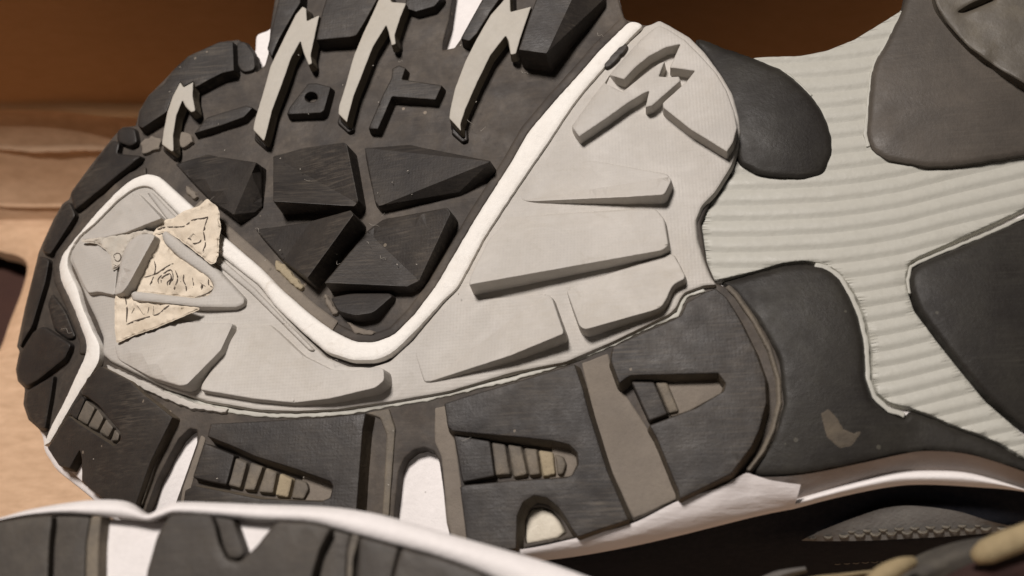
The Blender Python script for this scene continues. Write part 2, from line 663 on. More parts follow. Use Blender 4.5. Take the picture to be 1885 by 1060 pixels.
def build_box():
    box = thing('cardboard_box', 'open brown cardboard box with creased rear wall holding both shoes', 'box', FL)
    # bottom panel cut by a hole with sunken rim at the left edge of the picture
    x0, x1, yb, yf = -330, 330, y_wall + 1, -260
    hole = []
    for px, py in ((-60, 452), (0, 452), (32, 462), (40, 480), (30, 520), (8, 575), (-20, 640), (-80, 660)):
        hole.append(on_floor(px, py - 8)[:2])
    hole = catmull(np.array(hole), True, 5)
    if area(hole) > 0:
        hole = hole[::-1]
    outer = np.array(((x0, yf), (x1, yf), (x1, yb), (x0, yb)), float)
    pts = [Vector(p) for p in outer] + [Vector(p) for p in hole]
    ed = [(i, (i + 1) % 4) for i in range(4)] + [(4 + i, 4 + (i + 1) % len(hole)) for i in range(len(hole))]
    gx, gy = np.meshgrid(np.arange(x0 + 10, x1, 24), np.arange(yf + 10, yb - 5, 24))
    g = np.c_[gx.ravel(), gy.ravel()]
    g = g[inside(g, [outer, hole])]
    g = g[dist(g, [outer, hole]) > 5]
    hg = np.c_[[v.ravel() for v in np.meshgrid(np.arange(hole[:, 0].min() - 20, hole[:, 0].max() + 20, 3.0), np.arange(hole[:, 1].min() - 20, hole[:, 1].max() + 20, 3.0))]].T
    hd = dist(hg, [hole])
    hg = hg[inside(hg, [outer, hole]) & (hd > 1.5) & (hd < 19)]
    g = np.vstack([g, hg])
    pts += [Vector(p) for p in g]
    co, _, tr, *_ = delaunay_2d_cdt(pts, ed, [], 0, 1e-5)
    q = np.array([(v.x, v.y) for v in co])
    T = np.array(tr)
    T = T[inside(q[T].mean(1), [outer, hole])]
    zz = np.array([0.8 * noise.noise(Vector((x * 0.012, y * 0.012, 0))) for x, y in q]) - 5 * np.clip(1 - dist(q, [hole]) / 9, 0, 1) ** 2
    n = len(q)
    top = np.c_[q, zz]
    bot = np.c_[q, zz - 3.5]
    faces = [tuple(t) for t in T] + [tuple(t[::-1] + n) for t in T]
    ec = set()
    for t in T:
        for a, b in ((t[0], t[1]), (t[1], t[2]), (t[2], t[0])):
            ec.add((a, b))
    faces += [(a, a + n, b + n, b) for a, b in ec if (b, a) not in ec]
    link('bottom_panel', np.vstack([top, bot]), faces, CARD, box)
    # rear wall: lower creased band leaning back, upper part leaning in over it
    z1 = wall_z(60, 192, y_wall + 13)
    n = 260
    xs = np.linspace(-330, 330, n)
    prof = [(0, 0.0), (0.0, 3), (0.4, z1 * 0.08)]

    def bandrow(f):
        return (13.0 * f, z1 * f)
    rows = []
    fr = list(np.linspace(0, 0.985, 150))
    for f in fr:
        r = []
        for x in xs:
            y, z = bandrow(f)
            y += 0.9 * noise.noise(Vector((x * 0.02, f * 3, 4)))
            c1 = 0.14 + 0.02 * noise.noise(Vector((x * 0.05, 1, 0)))
            c2 = 0.63 + 0.035 * noise.noise(Vector((x * 0.04, 7, 0)))
            y -= 1.5 * math.exp(-((f - c1) / 0.009) ** 2) * max(0, 0.4 + noise.noise(Vector((x * 0.03, 2, 5))))
            y -= 2.0 * math.exp(-((f - c2) / 0.009) ** 2) * max(0, 0.45 + 1.2 * noise.noise(Vector((x * 0.025, 3, 8))))
            r.append((x, y_wall + y, z))
        rows.append(r)
    rows = np.array(rows)
    m = len(rows)
    back = rows + np.array((0, 3.5, 0))

    def sheet(a, b):
        m = len(a)
        v = np.vstack([a.reshape(-1, 3), b.reshape(-1, 3)])
        o = m * n
        f = []
        for i in range(m - 1):
            for j in range(n - 1):
                f.append((i * n + j, i * n + j + 1, (i + 1) * n + j + 1, (i + 1) * n + j))
                f.append(tuple(o + k for k in (i * n + j, (i + 1) * n + j, (i + 1) * n + j + 1, i * n + j + 1)))
        for j in range(n - 1):
            f.append((j, o + j, o + j + 1, j + 1))
            a_ = (m - 1) * n + j
            f.append((a_, a_ + 1, o + a_ + 1, o + a_))
        return v, f
    v, f = sheet(rows, back)
    link('lower_wall_band', v, f, CARD, box)
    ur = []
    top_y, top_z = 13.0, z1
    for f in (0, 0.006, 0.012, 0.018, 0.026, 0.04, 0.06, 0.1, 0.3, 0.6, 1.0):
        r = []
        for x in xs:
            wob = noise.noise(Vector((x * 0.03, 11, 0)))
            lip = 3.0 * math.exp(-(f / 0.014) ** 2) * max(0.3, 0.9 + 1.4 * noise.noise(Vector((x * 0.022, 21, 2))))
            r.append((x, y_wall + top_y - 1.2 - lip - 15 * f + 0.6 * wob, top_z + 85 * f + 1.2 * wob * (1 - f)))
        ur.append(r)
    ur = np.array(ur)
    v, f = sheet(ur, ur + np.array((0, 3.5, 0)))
    link('upper_wall_panel', v, f, CARD_SHADE, box)
    zt = top_z + 85
    lx = -322
    lv = [(lx, yf, 1), (lx, y_wall + 2, 1), (lx - 10, y_wall + 8, zt), (lx - 10, yf, zt)]
    lv += [(x - 3.5, y, z) for x, y, z in lv]
    link('side_wall_panel', lv, [(0, 1, 2, 3), (7, 6, 5, 4), (0, 4, 5, 1), (1, 5, 6, 2), (2, 6, 7, 3), (3, 7, 4, 0)], CARD, box)
    return box


build_box()
tb = link('tabletop', [(-900, -600, -16), (900, -600, -16), (900, 900, -16), (-900, 900, -16),
                       (-900, -600, -40), (900, -600, -40), (900, 900, -40), (-900, 900, -40)],
          [(0, 1, 2, 3), (7, 6, 5, 4), (0, 4, 5, 1), (1, 5, 6, 2), (2, 6, 7, 3), (3, 7, 4, 0)], TABLE, None)
tb['kind'] = 'structure'
tb['label'] = 'dark brown wooden tabletop under the cardboard box'

# ================================================================== the main shoe
shoe = thing('running_shoe', 'worn trail running shoe lying with its grey and black lugged sole up', 'shoe', SOLE,
             'pair of running shoes')

PIPE_B = [(1157, 41), (1103, 94), (1065, 138), (1024, 183), (973, 243), (940, 301), (878, 398), (803, 526), (763, 579),
          (725, 617), (687, 631), (653, 629), (613, 609), (572, 579), (521, 535), (479, 492), (408, 431), (357, 382),
          (293, 324), (270, 320), (245, 329), (219, 349), (178, 392), (135, 443), (115, 469), (109, 489), (112, 515),
          (138, 571), (160, 630), (159, 652), (143, 686), (120, 737), (92, 790), (80, 822)]
PIPE_G = [(92, 818), (109, 790), (122, 767), (150, 719), (168, 693), (185, 665), (186, 635), (173, 609), (153, 563),
          (145, 530), (132, 505), (125, 484), (130, 464), (145, 438), (178, 410), (217, 370), (245, 349), (265, 343),
          (280, 347), (331, 398), (402, 467), (479, 527), (508, 566), (554, 609), (602, 650), (648, 665), (694, 665),
          (725, 650), (763, 614), (819, 553), (844, 530), (893, 438), (949, 352), (1011, 262), (1055, 195), (1080, 163),
          (1118, 120), (1157, 76), (1185, 48), (1172, 40)]

# ---- white foam midsole under everything
MIDO = [(1150, 38), (1130, -40), (545, -40), (520, 20), (496, 56), (472, 64), (470, 100), (440, 90), (360, 115), (290, 190), (240, 250), (160, 330),
        (118, 395), (88, 460), (66, 540), (48, 640), (46, 700), (60, 765), (80, 806), (82, 830), (105, 866), (147, 899), (186, 932),
        (250, 1000), (480, 1030), (900, 1030), (1062, 991), (1162, 964), (1246, 923), (1322, 898), (1368, 872), (1480, 872),
        (1583, 850), (1660, 834), (1711, 829), (1787, 836), (1960, 880), (1960, -40), (1680, -20), (1640, 50), (1560, 90),
        (1480, 112), (1400, 120), (1320, 120), (1240, 60)]
pad('midsole', MIDO, -2.6, FOAM, shoe, base=-9, bevel=5, r=8, step=40, draft=0.0)

# ---- black outsole sheet with its windows
WIN_TOP = [(838, -34), (884, -34), (888, 0), (864, 45), (848, 72), (837, 88), (815, 93), (816, 76), (827, 38)]
WIN_LOW1 = [(349, 789), (363, 791), (363, 815), (324, 925), (308, 975), (256, 975), (288, 887), (311, 841), (329, 808)]
WIN_LOW2 = [(722, 985), (728, 925), (735, 866), (745, 843), (763, 828), (781, 824), (799, 831), (809, 849), (827, 978), (826, 995)]
WIN_D = [(968, 1000), (964, 968), (966, 948), (978, 934), (997, 931), (1016, 938), (1032, 957), (1042, 982), (1030, 990)]
BASEO = [(1150, 36), (1128, -38), (512, -38), (498, 50), (494, 99), (488, 120), (472, 134), (469, 98), (440, 73), (405, 77),
         (347, 103), (322, 126), (300, 150), (273, 176), (256, 205), (250, 232), (225, 234), (205, 256), (165, 307), (132, 352),
         (128, 366), (115, 375), (98, 405), (72, 462), (60, 510), (45, 570), (31, 638), (36, 646), (29, 680), (33, 702),
         (46, 715), (43, 744), (52, 772), (72, 790), (84, 800), (88, 825), (109, 857), (131, 868), (133, 864), (141, 846), (151, 843),
         (151, 886), (192, 920), (250, 992), (480, 1024), (900, 1024), (968, 1009), (1062, 989), (1162, 963), (1246, 922), (1322, 897), (1368, 871),
         (1399, 845), (1424, 810), (1442, 770), (1448, 730), (1444, 690), (1430, 650), (1408, 610), (1380, 570), (1345, 532),
         (1318, 522), (1300, 480), (1290, 410), (1325, 330), (1350, 270), (1350, 200), (1310, 120), (1230, 60)]
pad('outsole_base', BASEO, 0.0, WEB, shoe, base=-3.2, bevel=4, r=3, step=30, holes=[WIN_TOP, WIN_LOW1, WIN_LOW2, WIN_D], rough=0.25)

# rounded lip round each window, seat for the pale plug
pad('window_plug', [(966, 1004), (965, 968), (968, 950), (979, 937), (997, 934), (1015, 941), (1030, 959), (1040, 981), (1028, 992)], -1.0,
    plain('cream_plug_rubber', (0.62, 0.57, 0.47), 0.6, (0.5, 0.45, 0.36)), shoe, base=-2.8, bevel=8, bevel_mm=0.8)

pad('window_plug', [(131, 868), (136, 854), (143, 845), (151, 843), (153, 888)], -0.6, FOAM, shoe, base=-2.8, bevel=3)

# ---- rim of the black web beside the piping
pb = np.array(PIPE_B[:-4], float)
t_ = np.gradient(pb, axis=0)
t_ /= np.linalg.norm(t_, axis=1)[:, None]
nb_ = np.c_[-t_[:, 1], t_[:, 0]]


def side(off, a, b):
    return [tuple(p) for p in (pb + nb_ * off)[a:b]]


pad('web_rim', side(-1, 0, 13) + side(16, 0, 13)[::-1], 0.7, WEB, shoe, bevel=5, r=3, bevel_mm=0.5)
pad('web_rim', side(-1, 12, 18) + side(20, 12, 18)[::-1], 0.5, GROOVE, shoe, bevel=6, r=3, bevel_mm=0.5)
pad('web_rim', side(-1, 19, 31) + side(13, 19, 31)[::-1], 0.7, WEB, shoe, bevel=5, r=3, bevel_mm=0.5)

pad('piping', PIPE_B + PIPE_G, 2.0, PIPE, shoe, base=-0.6, bevel=10, bevel_mm=0.7, r=10, seg=6, draft=0.05, jitter=0.7, rough=0.08)

# ---- grey forefoot plate
PLATE = [(1178, 60), (1187, 49), (1200, 45), (1214, 38), (1233, 48), (1269, 69), (1297, 97), (1327, 138), (1348, 173), (1360, 217),
         (1363, 245), (1358, 272), (1347, 306), (1317, 354), (1292, 380), (1281, 408), (1284, 443), (1297, 484), (1309, 512),
         (1319, 525), (1297, 526), (1261, 539), (1252, 552), (1246, 566), (1233, 579), (1128, 630), (1042, 667), (945, 686), (827, 721),
         (725, 739), (623, 754), (546, 758), (474, 755), (382, 739), (306, 714), (242, 683), (204, 665), (190, 652), (191, 622),
         (178, 588), (162, 555), (150, 525), (140, 500), (128, 478), (133, 458), (150, 434), (180, 406), (220, 365), (245, 346), (265, 340),
         (283, 347), (331, 396), (402, 466), (476, 524), (508, 564), (552, 612), (600, 658), (640, 675), (682, 677), (718, 666), (760, 628), (815, 560),
         (842, 528), (890, 438), (946, 352), (1008, 262), (1052, 195), (1077, 163), (1114, 120), (1150, 82)]
pad('forefoot_plate', PLATE, 1.15, GREY, shoe, base=-0.3, bevel=6, bevel_mm=0.4, r=5, step=24, seg=6)


def ramp_edge(px, py):
    a = np.array((1185., 48.)); b = np.array((1011., 262.))
    e = (b - a) / np.linalg.norm(b - a)
    d = (px - a[0]) * (-e[1]) * -1 + (py - a[1]) * e[0] * -1
    d = np.abs((px - a[0]) * e[1] - (py - a[1]) * e[0])
    s = np.clip((d - 3) / 18, 0, 1)
    return 1.15 + 2.7 * s * s * (3 - 2 * s) + 0.03


PLATEAU = [(1066, 252), (1118, 217), (1157, 189), (1185, 172), (1195, 168), (1188, 198), (1200, 195), (1253, 149), (1250, 141), (1230, 142),
           (1213, 141), (1224, 113), (1215, 116), (1185, 138), (1146, 169), (1113, 153), (1122, 138), (1149, 147), (1169, 125), (1195, 104),
           (1225, 88), (1252, 82), (1233, 125), (1279, 131), (1264, 150), (1240, 172), (1220, 190), (1221, 199), (1270, 238), (1338, 280),
           (1350, 262), (1357, 235), (1351, 205), (1338, 168), (1318, 134), (1289, 102), (1261, 74), (1230, 54), (1214, 47), (1202, 54),
           (1180, 72), (1130, 128), (1090, 180), (1052, 233)]
pad('raised_emblem', PLATEAU, ramp_edge, GREY, shoe, base=0.6, bevel=3.5, bevel_mm=0.3, r=2.5, step=12, seg=4, draft=0.2, sharp=40)

LG = 'plate_lug'


def glug(facets, outline=None, **kw):
    o = outline or [p[:2] for p in facets[0]]
    fs = [[(x, y, max(h * 1.75 - 0.12, 0.03) + 1.15) for x, y, h in f] for f in facets]
    d = dict(base=0.5, bevel=3.5, bevel_mm=0.3, r=6, step=20, seg=6, draft=0.35)
    d.update(kw)
    return pad(LG, o, 0, GREY, shoe, facets=fs, **d)


glug([[(959, 369, .1), (991, 293, .05), (1083, 294, .05), (1237, 325, 1.0), (1195, 331, 1.5)],
      [(959, 369, .1), (1195, 331, 1.5), (1237, 325, 1.6), (1236, 334, 1.7), (1223, 359, 2.0), (1157, 363, 1.6)]],
     [(959, 369), (958, 357), (991, 293), (1083, 294), (1228, 320), (1237, 331), (1223, 359), (1157, 363), (978, 371)])
glug([[(940, 399, .05), (1157, 385, .7), (1210, 386, 1.0), (1230, 452, 1.5)],
      [(940, 399, .05), (1230, 452, 1.5), (1220, 461, 1.5), (862, 522, 2.6)]],
     [(940, 399), (1157, 385), (1208, 385), (1223, 403), (1231, 452), (1220, 461), (862, 525), (868, 505), (900, 440)])
glug([[(1042, 532, .05), (1236, 466, .4), (1261, 510, 1.4), (1215, 566, 1.4)],
      [(1042, 532, .05), (1215, 566, 1.4), (1205, 571, 1.4), (1077, 607, 2.2), (1067, 601, 2.1)]],
     [(1042, 532), (1130, 500), (1228, 468), (1240, 468), (1249, 484), (1261, 507), (1260, 514), (1243, 522), (1235, 532), (1228, 550), (1218, 565),
      (1205, 571), (1077, 607), (1067, 601)])
glug([[(763, 640, .05), (800, 590, .05), (827, 556, .05), (1006, 541, .7), (785, 704, .3)],
      [(785, 704, .3), (1006, 541, .7), (1016, 546, 1.2), (1039, 614, 2.5)]],
     [(763, 650), (795, 596), (827, 556), (1006, 541), (1016, 547), (1039, 614), (940, 655), (791, 703), (781, 703)])
glug([[(369, 718, 1.0), (443, 597, .5), (498, 598, .5), (559, 655, .8), (541, 742, .9)],
      [(541, 742, .9), (559, 655, .8), (650, 683, 1.4), (700, 676, 2.0), (708, 698, 2.2), (691, 714, 2.2)]],
     [(369, 718), (373, 706), (443, 598), (498, 598), (516, 614), (559, 655), (610, 680), (648, 683), (694, 675), (707, 679), (708, 700),
      (692, 714), (608, 734), (541, 742), (470, 735)])
glug([[(209, 634, .1), (306, 592, .2), (430, 595, 1.0), (407, 645, 1.8), (344, 709, 2.1), (331, 711, 1.9), (280, 696, .9), (217, 662, .2)]], r=8)
glug([[(148, 442, .1), (222, 369, .1), (245, 354, .2), (232, 428, 1.0), (191, 438, .5)],
      [(245, 354, .2), (256, 358, .5), (298, 402, 1.9), (232, 428, 1.0)]],
     [(148, 442), (222, 369), (245, 354), (256, 357), (298, 402), (230, 429), (191, 439)])
glug([[(131, 473, .2), (150, 448, .2), (190, 443, .3), (219, 465, .5), (212, 544, .8), (181, 537, .9), (163, 540, 1.0), (150, 522, .6)]])
glug([[(277, 430, 1.7), (287, 434, 1.9), (237, 525, 2.4), (224, 541, 2.0), (209, 543, 1.0), (215, 522, 1.2), (224, 472, 1.2), (237, 444, 1.2), (256, 431, 1.3)]], r=9, bevel=6, bevel_mm=0.6)
VLUG = [(305, 424), (399, 494), (452, 550), (450, 560), (436, 567), (368, 566), (243, 553), (241, 539), (249, 536), (361, 549), (386, 543),
        (395, 528), (386, 512), (330, 474), (302, 447), (298, 431)]
pad(LG, VLUG, lambda x, y: 1.15 + 2.0 - 0.7 * np.clip((x - 380) / 70, 0, 1), GREY, shoe, base=0.5, bevel=7, bevel_mm=0.6, r=7, step=14, seg=5)
# thin bead along the plate edge
pad('plate_bead', [(270, 353), (280, 354), (320, 396), (404, 474), (470, 532), (520, 585), (580, 645), (570, 646), (512, 588), (460, 537), (396, 484), (308, 404)],
    1.75, GREY, shoe, base=0.8, bevel=4, bevel_mm=0.35, r=4, step=20)

# ragged pale line of glue and paint between plate and black blocks
EDGE = [(x, y + 1) for x, y in [(300, 722), (340, 735), (382, 748), (440, 760), (500, 766), (577, 765), (640, 760), (786, 735), (860, 718), (945, 698), (1042, 668), (1128, 634), (1202, 598), (1248, 580),
        (1253, 570), (1262, 546), (1297, 533)]]
ea = np.array(EDGE, float)
te = np.gradient(ea, axis=0); te /= np.linalg.norm(te, axis=1)[:, None]
ne = np.c_[-te[:, 1], te[:, 0]]
pad('paint_margin', [tuple(p) for p in ea + ne * 2.0] + [tuple(p) for p in (ea - ne * 6)[::-1]], 0.3, SHANK, shoe, base=-0.2, bevel=2, bevel_mm=0.2,
    r=1.5, seg=3, jitter=2.2, fq=0.09)
pad('torn_skin', [(196, 672), (242, 692), (306, 722), (360, 742), (420, 753), (415, 760), (350, 752), (300, 733), (240, 703), (200, 680)], 0.8, GREY, shoe,
    base=-0.2, bevel=2, bevel_mm=0.2, r=1, seg=3, jitter=2.5, fq=0.12)

# ---- tall grey bolts on the black web
BOLTS = [
    [(332, 151), (338, 161), (356, 151), (355, 177), (360, 204), (352, 207), (342, 197), (336, 185), (325, 212), (319, 248), (320, 278),
     (316, 279), (298, 266), (301, 243), (308, 207), (318, 177)],
    [(557, 12), (564, 16), (565, 39), (588, 28), (581, 61), (572, 102), (575, 117), (568, 120), (559, 97), (553, 76), (536, 107), (521, 150),
     (501, 204), (489, 252), (486, 260), (466, 239), (469, 222), (483, 176), (498, 122), (521, 74), (544, 28)],
    [(697, 0), (712, -22), (721, 4), (748, 6), (737, 33), (727, 64), (729, 81), (721, 84), (715, 58), (711, 47), (687, 86), (669, 132), (651, 178), (641, 216),
     (639, 226), (623, 210), (624, 196), (636, 158), (651, 104), (669, 61), (687, 23)],
    [(926, 2), (939, -14), (940, 22), (978, 12), (972, 30), (958, 71), (950, 99), (940, 101), (936, 76), (931, 66), (903, 102), (878, 153), (857, 201), (848, 229),
     (849, 242), (827, 218), (829, 201), (837, 165), (857, 112), (878, 71), (903, 28)],
]
for b in BOLTS:
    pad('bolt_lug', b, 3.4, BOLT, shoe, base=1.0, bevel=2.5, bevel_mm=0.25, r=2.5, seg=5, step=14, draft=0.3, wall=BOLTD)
    ctr = np.mean(b, 0)
    q = np.array(b, float)
    pad('bolt_base', [tuple(p) for p in q + np.array((5, 8)) + (q - ctr) * 0.03], 1.5, BLACK, shoe, base=-0.3, bevel=2.5, bevel_mm=0.2, r=4, seg=6, step=14, draft=0.5)
for cx, cy in ((322, 282), (490, 262), (643, 232), (853, 250)):
    pad('bolt_foot', [(cx - 18, cy - 20), (cx + 6, cy - 12), (cx + 8, cy + 8), (cx - 2, cy + 12), (cx - 22, cy - 6)], 0.9, BLACK, shoe, bevel=3, r=3)

# ---- black lugs of the web
BL = 'tread_lug'


def blug(outline, h, **kw):
    d = dict(base=-0.3, bevel=2.2, bevel_mm=0.22, r=2.2, step=22, draft=0.4)
    d.update(kw)
    return pad(BL, outline, h, BLACK, shoe, **d)


def bfac(outline, facets, **kw):
    return blug(outline, 0, facets=[[(x, y, max(h * 2.0 - 0.55, 0.04)) for x, y, h in f] for f in facets], **kw)


bfac([(503, 288), (560, 272), (633, 262), (639, 266), (660, 370), (653, 380), (503, 371)],
     [[(503, 288, .4), (633, 261, 2.6), (660, 375, 2.0)], [(503, 288, .4), (660, 375, 2.0), (653, 380, 2.0), (503, 371, 3.0)]])
bfac([(671, 272), (753, 267), (903, 296), (903, 300), (846, 355), (697, 380), (690, 370)],
     [[(671, 272, .3), (753, 267, .4), (903, 297, 2.4)], [(671, 272, .3), (903, 297, 2.4), (697, 380, 1.4)], [(697, 380, 1.4), (903, 297, 2.4), (846, 355, 0.7)]])
bfac([(322, 302), (380, 285), (472, 299), (482, 306), (484, 380), (470, 392), (430, 396), (390, 372)],
     [[(322, 302, .2), (380, 285, .4), (472, 299, 2.3), (430, 396, 1.8), (390, 372, .6)], [(472, 299, 2.3), (484, 306, 0.9), (484, 388, 0.3), (430, 396, 1.8)]])
bfac([(470, 423), (562, 410), (646, 387), (651, 395), (566, 512), (521, 479)],
     [[(470, 423, .1), (572, 408, 1.6), (521, 479, 1.2)], [(572, 408, 1.6), (646, 386, 3.2), (566, 513, 2.8), (521, 479, 1.2)]])
bfac([(704, 404), (824, 382), (830, 393), (772, 517), (750, 528), (597, 521), (676, 426)],
     [[(676, 426, .5), (704, 404, .3), (824, 382, 2.6), (832, 394, 2.6), (772, 517, 1.6)], [(676, 426, .5), (772, 517, 1.6), (750, 528, 1.7), (597, 521, 2.4)]])
blug([(608, 548), (648, 540), (717, 540), (723, 545), (687, 576), (653, 581), (623, 573)], lambda x, y: 1.6 + 1.6 * np.clip((y - 540) / 40, 0, 1), r=8)
for o in ([(508, 478), (524, 488), (546, 512), (560, 530), (548, 532), (526, 512), (506, 492)], [(596, 540), (604, 546), (612, 562), (626, 574), (616, 580), (602, 566)],
          [(258, 262), (282, 250), (300, 258), (290, 276), (262, 282)], [(324, 240), (350, 246), (356, 262), (336, 272), (322, 262)], [(342, 340), (352, 350), (366, 362), (356, 366), (342, 354)],
          [(638, 590), (660, 604), (690, 610), (684, 618), (652, 614)], [(262, 728), (286, 738), (292, 748), (272, 746)], [(516, 105), (530, 110), (540, 124), (520, 130)]):
    pad('dried_mud', o, 0.85, GROOVE if o[0][0] != 508 else DIRT, shoe, base=-0.2, bevel=4, bevel_mm=0.35, r=4, step=6, seg=4, jitter=3, rough=0.35)
pad('dried_mud', [(1152, 79), (1158, 84), (1142, 104), (1124, 122), (1113, 126), (1112, 116), (1124, 100), (1138, 88)], 2.0, BLACK, shoe, base=0.5, bevel=3, bevel_mm=0.3, r=3, step=6, seg=4, jitter=2.5, rough=0.2)
# square lug with a round hole, and the T-shaped lug
cir = [(573 + 12 * math.cos(a), 179 + 9.5 * math.sin(a)) for a in np.linspace(0, 2 * math.pi, 12, endpoint=False)]
blug([(528, 211), (534, 196), (567, 154), (582, 153), (609, 160), (597, 203), (590, 208)], 2.0, holes=[cir], step=12)
blug([(722, 126), (734, 120), (747, 125), (740, 146), (814, 157), (802, 184), (722, 178), (696, 238), (678, 237), (704, 176), (721, 143)], 2.2, step=14)
# side lugs along the upper edge
blug([(254, 232), (257, 206), (274, 176), (302, 154), (322, 126), (347, 103), (404, 77), (429, 76), (431, 130), (408, 135), (359, 161), (356, 150), (338, 160), (332, 150), (318, 176), (307, 206), (262, 236)], 2.6)
blug([(436, 78), (450, 76), (468, 98), (470, 128), (448, 134), (437, 120)], 0.8, r=8)
blug([(357, 246), (381, 216), (453, 194), (466, 198), (449, 216), (410, 230)], 1.8)
blug([(600, 0), (608, -30), (690, -30), (694, 0), (672, 40), (656, 65), (646, 68), (582, 74), (592, 27)], 3.2)
blug([(514, -5), (530, -34), (556, -30), (553, 5), (540, 26), (514, 72), (500, 104), (492, 90)], 2.8)
blug([(890, -5), (900, -34), (930, -34), (922, -5), (903, 22), (878, 62), (864, 76), (848, 71)], 3.0)
bfac([(978, 22), (990, -8), (1008, -34), (1110, -34), (1112, 0), (1006, 99), (955, 92)],
     [[(955, 92, 3.2), (978, 22, 3.2), (1006, -34, 3.2), (1068, -34, 3.2), (1006, 99, 3.2)], [(1068, -34, 3.2), (1112, -34, 1.5), (1114, 0, 1.2), (1006, 99, 3.2)]])
blug([(752, -30), (800, -30), (815, -6), (800, 12), (765, 22), (745, 15)], 2.0)
# toe bumper lugs, seen edge on
for o, h in (([(130, 357), (168, 308), (206, 258), (222, 262), (216, 283), (262, 287), (137, 388)], 2.0),
             ([(216, 240), (232, 233), (249, 236), (254, 262), (240, 270), (216, 262)], 1.6),
             ([(101, 405), (116, 378), (128, 370), (140, 396), (92, 470), (76, 462)], 2.0),
             ([(73, 470), (92, 478), (84, 520), (60, 600), (36, 640), (46, 574), (60, 514)], 2.2),
             ([(38, 648), (62, 610), (80, 600), (132, 634), (120, 660), (70, 700), (47, 712), (34, 700), (31, 680)], 2.0),
             ([(49, 720), (75, 705), (100, 690), (96, 720), (84, 790), (72, 788), (54, 770), (46, 744)], 1.8),
             ([(112, 560), (122, 575), (140, 620), (128, 626), (100, 606), (88, 560), (96, 540)], 1.0)):
    blug(o, h, r=6, bevel=5, bevel_mm=0.6)

# ---- lower (outer) row of black blocks
LADDER1 = [(150, 726), (160, 730), (182, 746), (222, 793), (222, 810), (210, 822), (141, 778), (126, 762)]
blug([(160, 697), (186, 674), (240, 702), (262, 724), (318, 768), (277, 850), (246, 940), (192, 920), (157, 892), (151, 886), (151, 845),
      (147, 828), (128, 862), (109, 857), (88, 825), (110, 790), (126, 765), (142, 778), (210, 822), (222, 810), (222, 793), (182, 746), (160, 729), (150, 726)], 2.6, r=2.5, seg=6, wall=WALLD)
blug([(388, 780), (470, 776), (600, 768), (674, 760), (668, 790), (656, 945), (648, 1010), (326, 1010), (341, 903), (357, 894), (420, 906), (479, 918),
      (592, 923), (608, 916), (613, 895), (608, 886), (546, 864), (470, 840), (430, 822), (382, 803)], 3.4, wall=WALLD, draft=0.7)
blug([(818, 743), (860, 729), (960, 700), (1058, 670), (1072, 711), (1085, 762), (1094, 790), (1118, 866), (1157, 957), (1110, 972), (1064, 988), (1054, 976),
      (1042, 955), (1027, 933), (1006, 916), (983, 912), (963, 924), (952, 950), (950, 1010), (900, 1016), (862, 1016), (847, 897), (853, 893), (940, 885), (1042, 879),
      (1053, 874), (1064, 855), (1062, 833), (1047, 818), (1016, 811), (940, 803), (880, 798), (832, 793), (824, 785)], 3.4, wall=WALLD, draft=0.7)
blug([(1128, 638), (1180, 614), (1240, 588), (1254, 580), (1264, 557), (1297, 538), (1317, 531), (1337, 547), (1360, 584), (1391, 647), (1409, 698), (1411, 740), (1398, 790),
      (1383, 823), (1346, 872), (1251, 919), (1248, 902), (1207, 803), (1195, 783), (1281, 751), (1332, 720), (1336, 706), (1322, 687), (1161, 691), (1150, 698), (1140, 706),
      (1124, 664)], 3.4, wall=WALLD, draft=0.7)
# dirt filled floors and the stepped ribs in the slots
FLR = 'slot_floor'
pad(FLR, [(560, 866), (612, 884), (616, 900), (606, 922), (548, 924)], 0.5, GROOVE, shoe, bevel=3, rough=0.2)
pad(FLR, [(1018, 815), (1060, 822), (1066, 850), (1052, 878), (1010, 882)], 0.5, GROOVE, shoe, bevel=3, rough=0.2)
pad(FLR, [(1215, 694), (1330, 690), (1338, 706), (1334, 722), (1270, 756), (1235, 768)], 0.6, GROOVE, shoe, bevel=3, rough=0.3)
pad(FLR, [(1070, 668), (1120, 650), (1135, 700), (1205, 808), (1246, 905), (1246, 920), (1166, 956), (1122, 862), (1094, 770)], 0.25, GROOVE, shoe, bevel=5, rough=0.35)
pad(FLR, [(830, 745), (850, 895), (864, 1010), (836, 1010), (824, 960), (812, 840), (800, 815), (800, 750)], 0.25, GROOVE, shoe, bevel=5, rough=0.3)
pad(FLR, [(370, 800), (380, 806), (356, 885), (336, 960), (326, 960), (336, 900), (364, 820)], 0.25, GROOVE, shoe, bevel=4, rough=0.3)
pad('slot_block', [(376, 815), (432, 838), (417, 893), (355, 879)], 1.9, BLACK, shoe, bevel=3)
pad('slot_block', [(835, 800), (902, 812), (911, 876), (851, 888)], 1.9, BLACK, shoe, bevel=3)
pad('slot_block', [(1162, 702), (1204, 703), (1229, 762), (1195, 775)], 2.0, BLACK, shoe, bevel=3)
pad('slot_block', [(128, 762), (150, 728), (157, 735), (141, 772)], 1.6, BLACK, shoe, bevel=3)
